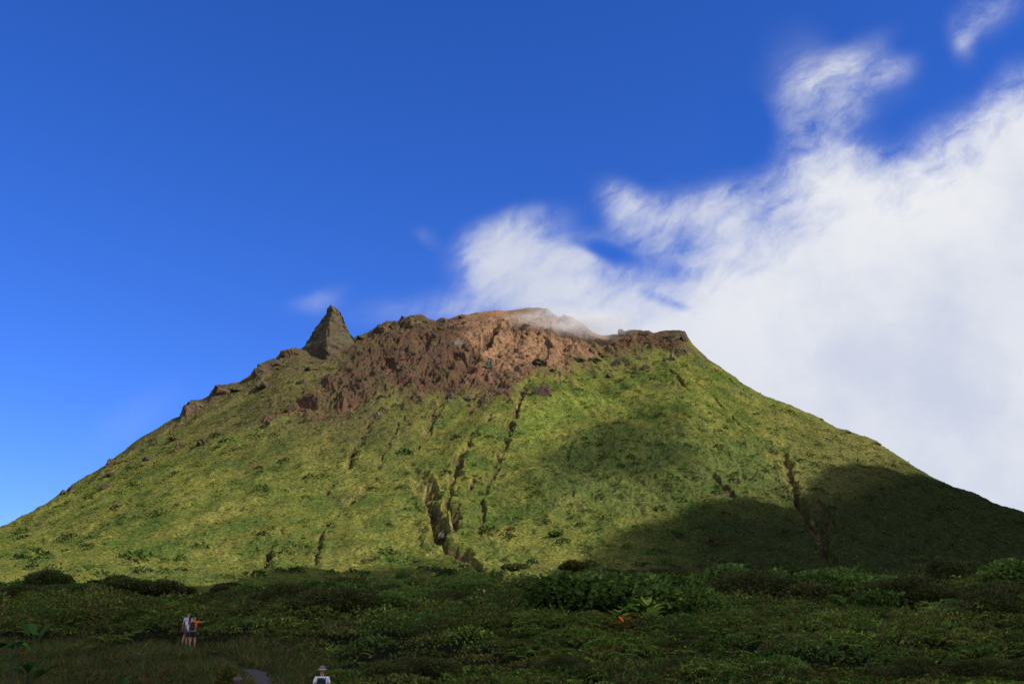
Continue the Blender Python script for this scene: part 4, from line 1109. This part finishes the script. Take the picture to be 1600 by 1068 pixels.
def person(x, y, rz, H, label, shirt, shorts, hair=None, cap=None, pack=None, armL='down', armR='down', lean=0.0, skin=M_skin, stance=0.12, long_hair=False, sleeve=True, z=None):
    """front of the figure faces +Y in its own space"""
    zb = float(gz_at(x, y)) if z is None else z
    root = empty('person', (x, y, zb + 0.02)); root.rotation_euler = (0, 0, rz); tag(root, label, 'person')
    k = H / 1.75
    V = []; R_ = []; Ed = []

    def add(p, r, link=None):
        V.append(tuple(c * k for c in p)); R_.append(tuple(q * k for q in r) if isinstance(r, tuple) else r * k)
        if link is not None: Ed.append((link, len(V) - 1))
        return len(V) - 1
    pel = add((0, 0, 0.95), (0.15, 0.105)); wst = add((0, 0.0 + lean * 0.2, 1.10), (0.125, 0.095), pel)
    chs = add((0, lean * 0.5, 1.32), (0.155, 0.11), wst); nb = add((0, lean * 0.8, 1.47), (0.075, 0.07), chs); nk = add((0, lean + 0.01, 1.53), (0.052, 0.055), nb)
    hd1 = add((0, lean + 0.02, 1.60), (0.066, 0.08), nk); hd2 = add((0, lean + 0.012, 1.67), (0.076, 0.094), hd1); hd3 = add((0, lean, 1.725), (0.055, 0.065), hd2)
    hands = {}
    for s, arm in ((-1, armL), (1, armR)):
        sh = add((s * 0.17, lean * 0.7, 1.42), 0.058, chs)
        if arm == 'down': el = (s * 0.235, -0.03 + lean * .6, 1.16); wr = (s * 0.25, 0.05 + lean * .5, 0.92); hd = (s * 0.25, 0.08 + lean * .5, 0.83)
        elif arm == 'point': el = (s * 0.36, 0.12, 1.40); wr = (s * 0.46, 0.34, 1.46); hd = (s * 0.49, 0.42, 1.47)
        elif arm == 'bent': el = (s * 0.25, -0.05, 1.18); wr = (s * 0.14, 0.17, 1.12); hd = (s * 0.08, 0.22, 1.13)
        e_ = add(el, 0.042, sh); w_ = add(wr, 0.027, e_); h_ = add(hd, (0.036, 0.022), w_)
        dv = Vector(hd) - Vector(wr); dv.normalize(); sdv = dv.cross(Vector((s * 1.0, 0, 0.2))) if arm != 'point' else dv.cross(Vector((0, 0.2, 1))); sdv.normalize()
        for fi, fo in enumerate((-0.030, -0.010, 0.010, 0.028)):
            fl = (0.075, 0.085, 0.078, 0.06)[fi]; curl = Vector((-s * 0.02, 0.01, 0)) if arm == 'down' else Vector((0, 0, -0.015))
            a1 = Vector(hd) + dv * 0.04 + sdv * fo; a2 = a1 + dv * fl * 0.55 + curl * 0.5; a3 = a1 + dv * fl + curl * (1.5 if not (arm == 'point' and fi == 0) else 0)
            i1 = add(a1[:], 0.0105, h_); i2 = add(a2[:], 0.009, i1); add(a3[:], 0.0075, i2)
        t1 = Vector(wr) + dv * 0.045 - sdv * 0.035; i1 = add(t1[:], 0.011, w_); add((t1 + dv * 0.045 - sdv * 0.018)[:], 0.009, i1)
        hands[s] = (el, wr)
    for s in (-1, 1):
        hp = add((s * 0.09, 0, 0.88), 0.095, pel); kn = add((s * (0.10 + stance * 0.3), 0.02, 0.50), 0.058, hp)
        cf = add((s * (0.105 + stance * 0.6), -0.01, 0.34), 0.056, kn); an = add((s * (0.10 + stance), -0.02, 0.09), 0.036, cf)
        toe = add((s * (0.115 + stance), 0.13, 0.035), (0.04, 0.025), an)
    skin_obj('body', V, Ed, R_, skin, root)
    # face and ears: small features on the head
    fv = [(0, lean + 0.115, 1.635), (0, lean + 0.085, 1.67)]
    skin_obj('nose', [tuple(c * k for c in v) for v in fv], [(0, 1)], [0.014 * k, 0.009 * k], skin, root, 1)
    for s in (-1, 1):
        skin_obj('ear', [tuple(c * k for c in v) for v in ((s * 0.078, lean, 1.645), (s * 0.086, lean - 0.012, 1.675))], [(0, 1)], [0.012 * k, 0.016 * k], skin, root, 1)
    # shirt
    sv = [(0, 0, 0.93), (0, lean * .2, 1.10), (0, lean * .5, 1.32), (0, lean * .8, 1.455)]; sr = [(0.168, 0.125), (0.15, 0.115), (0.178, 0.13), (0.095, 0.085)]; sedge = [(0, 1), (1, 2), (2, 3)]
    for s in (-1, 1):
        el, wr = hands[s]; b = len(sv); f_ = 0.62 if sleeve else 0.12
        p0 = Vector((s * 0.17, lean * 0.7, 1.42)); p1 = p0.lerp(Vector(el), f_)
        sv += [tuple(p0), tuple(p1)]; sr += [0.074, 0.062]; sedge += [(2, b), (b, b + 1)]
    skin_obj('shirt', [tuple(c * k for c in v) for v in sv], sedge, [tuple(q * k for q in r) if isinstance(r, tuple) else r * k for r in sr], shirt, root)
    # shorts
    sv = [(0, 0, 0.99)]; sr = [(0.165, 0.12)]; sedge = []
    for s in (-1, 1):
        b = len(sv); sv += [(s * 0.09, 0, 0.86), (s * (0.105 + stance * 0.25), 0.012, 0.56)]; sr += [0.112, 0.098]; sedge += [(0, b), (b, b + 1)]
    skin_obj('shorts', [tuple(c * k for c in v) for v in sv], sedge, [tuple(q * k for q in r) if isinstance(r, tuple) else r * k for r in sr], shorts, root)
    for s in (-1, 1):
        X_ = s * (0.115 + stance)
        skin_obj('shoe', [tuple(c * k for c in v) for v in ((X_ - s * 0.01, -0.05, 0.05), (X_, 0.05, 0.045), (X_ + s * 0.005, 0.16, 0.035))], [(0, 1), (1, 2)], [0.05 * k, 0.05 * k, 0.038 * k], M_shoe, root, 2)
    if hair:
        hv = [(0, lean - 0.03, 1.66), (0, lean - 0.015, 1.725)]; hr = [(0.082, 0.078), (0.068, 0.078)]; he = [(0, 1)]
        if long_hair: hv += [(0, lean - 0.07, 1.56), (0, lean - 0.115, 1.42), (0, lean - 0.13, 1.28)]; hr += [(0.075, 0.05), (0.085, 0.04), (0.06, 0.03)]; he += [(0, 2), (2, 3), (3, 4)]
        skin_obj('hair', [tuple(c * k for c in v) for v in hv], he, [tuple(q * k for q in r) for r in hr], hair, root)
    if cap:
        bm = bmesh.new(); bmesh.ops.create_uvsphere(bm, u_segments=24, v_segments=14, radius=0.104 * k)
        for v in list(bm.verts):
            if v.co.z < -0.01: bm.verts.remove(v)
        for v in bm.verts: v.co.z *= 0.95; v.co.y *= 1.1
        me = bpy.data.meshes.new('hat'); bm.to_mesh(me); bm.free(); me.materials.append(cap)
        o = bpy.data.objects.new('hat', me); COL.objects.link(o); o.parent = root; o.location = (0, lean * k, 1.68 * k)
        n = 32; th = np.linspace(0, 2 * np.pi, n, endpoint=False); Vb = []
        for rr, zz in ((0.100, 0.0), (0.135, -0.022), (0.135, -0.028), (0.100, -0.008)):
            Vb += [(math.cos(t) * rr * k, math.sin(t) * rr * 1.1 * k, zz * k) for t in th]
        ii = np.arange(4 * n).reshape(4, n); Qb = []
        for a in range(4):
            b = (a + 1) % 4
            for j in range(n): Qb.append((ii[a, j], ii[a, (j + 1) % n], ii[b, (j + 1) % n], ii[b, j]))
        br_ = np_mesh('brim', np.array(Vb), np.array(Qb), M_brim, None, True, o)
    if pack:
        bm = bmesh.new(); bmesh.ops.create_cube(bm, size=1)
        for v in bm.verts:
            v.co.x *= 0.30 * k * (0.8 if v.co.z > 0 else 1); v.co.y *= 0.17 * k * (0.75 if v.co.z > 0 else 1); v.co.z *= 0.46 * k
        bmesh.ops.bevel(bm, geom=bm.edges[:], offset=0.045 * k, segments=3, affect='EDGES')
        me = bpy.data.meshes.new('backpack'); bm.to_mesh(me); bm.free(); me.materials.append(pack[0])
        o = bpy.data.objects.new('backpack', me); COL.objects.link(o); o.parent = root; o.location = (0, (lean * .5 - 0.215) * k, 1.20 * k); o.rotation_euler = (-lean * 0.6, 0, 0)
        bm = bmesh.new(); bmesh.ops.create_cube(bm, size=1)
        for v in bm.verts: v.co.x *= 0.2 * k; v.co.y *= 0.06 * k; v.co.z *= 0.19 * k
        bmesh.ops.bevel(bm, geom=bm.edges[:], offset=0.022 * k, segments=2, affect='EDGES')
        me = bpy.data.meshes.new('pocket'); bm.to_mesh(me); bm.free(); me.materials.append(pack[1])
        q_ = bpy.data.objects.new('pocket', me); COL.objects.link(q_); q_.parent = o; q_.location = (0, -0.10 * k, -0.08 * k)
        for s in (-1, 1):
            sv = [(s * 0.10, lean * .5 - 0.13, 1.36), (s * 0.115, lean * .7 - 0.02, 1.475), (s * 0.12, lean * .6 + 0.125, 1.36), (s * 0.135, lean * .3 + 0.10, 1.16), (s * 0.15, lean * .2 - 0.1, 1.05)]
            skin_obj('strap', [tuple(c * k for c in v) for v in sv], [(0, 1), (1, 2), (2, 3), (3, 4)], [0.022 * k] * 5, pack[0], root, 1)
    return root


M_shoe = cloth('shoe', (0.10, 0.085, 0.075)); M_brim = cloth('hat_brim', (0.50, 0.47, 0.42))
c_black = cloth('black_cloth', (0.018, 0.018, 0.024)); c_navy = cloth('navy_cloth', (0.025, 0.028, 0.06)); c_white = cloth('white_cloth', (0.78, 0.78, 0.82))
c_blue = cloth('pale_blue_cloth', (0.42, 0.48, 0.62)); c_or = cloth('orange_cloth', (0.85, 0.16, 0.02)); c_red = cloth('red_cloth', (0.35, 0.03, 0.03)); c_grey = cloth('grey_cloth', (0.10, 0.10, 0.13))
c_hat = cloth('patterned_hat', (0.20, 0.13, 0.15)); c_tur = cloth('teal_cloth', (0.03, 0.22, 0.28)); c_brn = cloth('dark_shirt', (0.05, 0.04, 0.045))


def ppos(px, y):
    a, _ = px2ae(px, 985); return float(a) * y


person(ppos(292.5, 60.6), 60.6, 0.15, 1.84, 'tall hiker in a pale blue grey T-shirt, leftmost of the three, back turned', c_blue, c_navy, M_hair, stance=0.10)
person(ppos(295.5, 59.8), 59.8, 0.05, 1.62, 'hiker with long dark hair and white top between the blue and orange shirts', c_white, c_navy, M_hair, long_hair=True, stance=0.02)
person(ppos(302.3, 59.4), 59.4, -0.1, 1.72, 'hiker in an orange T-shirt with black backpack, right arm stretched out', c_or, c_black, M_hair, pack=(c_black, c_navy), armR='point', stance=0.04, skin=M_skin)
a_, _ = px2ae(503.5, 1050)
person(float(a_) * 30.5, 30.5, 0.1, 1.70, 'hiker in white T-shirt and sun hat with black and red backpack, seen from behind', c_white, c_black, M_hair, cap=c_hat, pack=(c_black, c_red), stance=0.06)
a_, _ = px2ae(371, 1060)
person(float(a_) * 16.5, 16.5, -0.2, 1.50, 'bald head of a nearby hiker just showing at the bottom edge', c_brn, c_navy, None, stance=0.05, skin=M_skin2)

# ------------------------------------------------------------------ clouds that shade the valley (overhead, behind the right shoulder)
CLZ = 520.0


def to_cloud(px, py):
    x, y, z = hit(px, py); t = (CLZ - z) / sdir.z
    return x + sdir.x * t, y + sdir.y * t


def m_cloud(name):
    m, t, p = new_mat(name); p.inputs['Base Color'].default_value = (0.9, 0.9, 0.92, 1); p.inputs['Roughness'].default_value = 1
    tl = t.nodes.new('ShaderNodeBsdfTranslucent'); tl.inputs[0].default_value = (0.8, 0.8, 0.82, 1)
    mx = t.nodes.new('ShaderNodeMixShader'); mx.inputs[0].default_value = 0.5
    t.links.new(p.outputs[0], mx.inputs[1]); t.links.new(tl.outputs[0], mx.inputs[2]); last = mx.outputs[0]
    if True:
        tr = t.nodes.new('ShaderNodeBsdfTransparent'); m2 = t.nodes.new('ShaderNodeMixShader'); t.links.new(attr(t), m2.inputs[0])
        t.links.new(tr.outputs[0], m2.inputs[1]); t.links.new(last, m2.inputs[2]); last = m2.outputs[0]
    t.links.new(last, t.nodes['Material Output'].inputs['Surface']); return m


def cloud(poly, label, op, step, edge_n, thick, soft):
    P = np.array(poly); x0, y0 = P.min(0) - 30; x1, y1 = P.max(0) + 30
    gx, gyv = np.meshgrid(np.arange(x0, x1, step), np.arange(y0, y1, step))
    sd = poly_sd(gx.astype(np.float32), gyv.astype(np.float32), poly) + fbm(gx / 45, gyv / 45, 4, seed=151) * edge_n
    th = np.sqrt(np.clip(sd, 0, 120)) * thick * (0.6 + 0.4 * fbm(gx / 60, gyv / 60, 3, seed=155))
    ok = sd > -step * 0.5; idx = -np.ones(gx.shape, int); idx[ok] = np.arange(ok.sum()); nv = ok.sum()
    top = np.stack([gx[ok], gyv[ok], CLZ + 1 + th[ok] * 1.6], -1); bot = np.stack([gx[ok], gyv[ok], CLZ - th[ok] * 0.4 - 0.2], -1)
    oc = op * sstep(sd[ok], 0, soft)
    q = ok[:-1, :-1] & ok[:-1, 1:] & ok[1:, 1:] & ok[1:, :-1]
    a, b, c, d = idx[:-1, :-1][q], idx[:-1, 1:][q], idx[1:, 1:][q], idx[1:, :-1][q]
    Qc = np.concatenate([np.stack([a, b, c, d], -1), np.stack([d, c, b, a], -1) + nv])
    o = np_mesh('cloud', np.concatenate([top, bot]), Qc, m_cloud('cloud'), np.repeat(np.concatenate([oc, oc])[:, None], 3, 1), True)
    return tag(o, label, None, None, 'structure')


rim = [(-60, 918), (0, 922), (100, 930), (200, 928), (300, 922), (370, 900), (430, 882), (520, 888), (600, 890), (650, 880), (700, 870), (740, 878), (785, 915), (830, 914), (870, 892),
       (900, 882), (940, 862), (1000, 830), (1040, 808), (1080, 792), (1150, 782), (1225, 790), (1256, 768), (1276, 748), (1290, 730), (1340, 726), (1400, 736), (1450, 748), (1475, 752)]
cpoly = [to_cloud(*p) for p in rim]
lx, ly = cpoly[-1]; fx, fy = cpoly[0]
cpoly += [(lx + 120, ly + 90), (lx + 420, ly + 60), (lx + 420, ly - 520), (fx + 700, fy - 480), (fx - 60, fy - 480), (fx - 150, fy - 60)]
cloud(cpoly, 'broad cloud high behind the viewer that throws the valley into shade', 1.0, 6.0, 12.0, 2.2, 11)
thin = [to_cloud(*p) for p in [(775, 775), (825, 704), (910, 652), (1010, 632), (1090, 637), (1110, 690), (1150, 740), (1050, 770), (960, 760), (890, 780), (840, 800)]]
cloud(thin, 'small thin cloud patch that dims the middle of the slope', 0.48, 5.0, 18.0, 1.0, 34)


# ------------------------------------------------------------------ steam at the summit
def steam(px, py, wx, wy, wz, dens, label, dy_=0.0):
    a, e = px2ae(px, py); h = hit(px, min(py + 30, 560)); y = h[1] + dy_
    bm = bmesh.new(); bmesh.ops.create_icosphere(bm, subdivisions=3, radius=1)
    me = bpy.data.meshes.new('steam'); bm.to_mesh(me); bm.free(); o = bpy.data.objects.new('steam', me); COL.objects.link(o)
    o.location = (float(a) * y, y, float(e) * y); o.scale = (wx, wy, wz)
    m = bpy.data.materials.new('steam'); m.use_nodes = True; t = m.node_tree; t.nodes.remove(t.nodes['Principled BSDF']); q = G(t)
    pv = t.nodes.new('ShaderNodeVolumePrincipled'); pv.inputs['Color'].default_value = (0.97, 0.97, 0.98, 1); pv.inputs['Anisotropy'].default_value = -0.35
    tcn = t.nodes.new('ShaderNodeTexCoord').outputs['Object']
    ln = t.nodes.new('ShaderNodeVectorMath'); ln.operation = 'LENGTH'; t.links.new(tcn, ln.inputs[0])
    n = q.noise(tcn, 1.6, 5, 0.6)
    f = q.m('MULTIPLY', q.ss(ln.outputs['Value'], 1.0, 0.15), q.ss(n, 0.38, 0.62))
    t.links.new(q.m('MULTIPLY', f, dens), pv.inputs['Density']); t.links.new(pv.outputs[0], t.nodes['Material Output'].inputs['Volume'])
    me.materials.append(m); return tag(o, label, None, None, 'stuff')


steam(912, 506, 48, 22, 16, 0.10, 'white steam drifting over the summit rim')
steam(850, 492, 38, 20, 12, 0.05, 'thin veil of steam over the tan hollow')
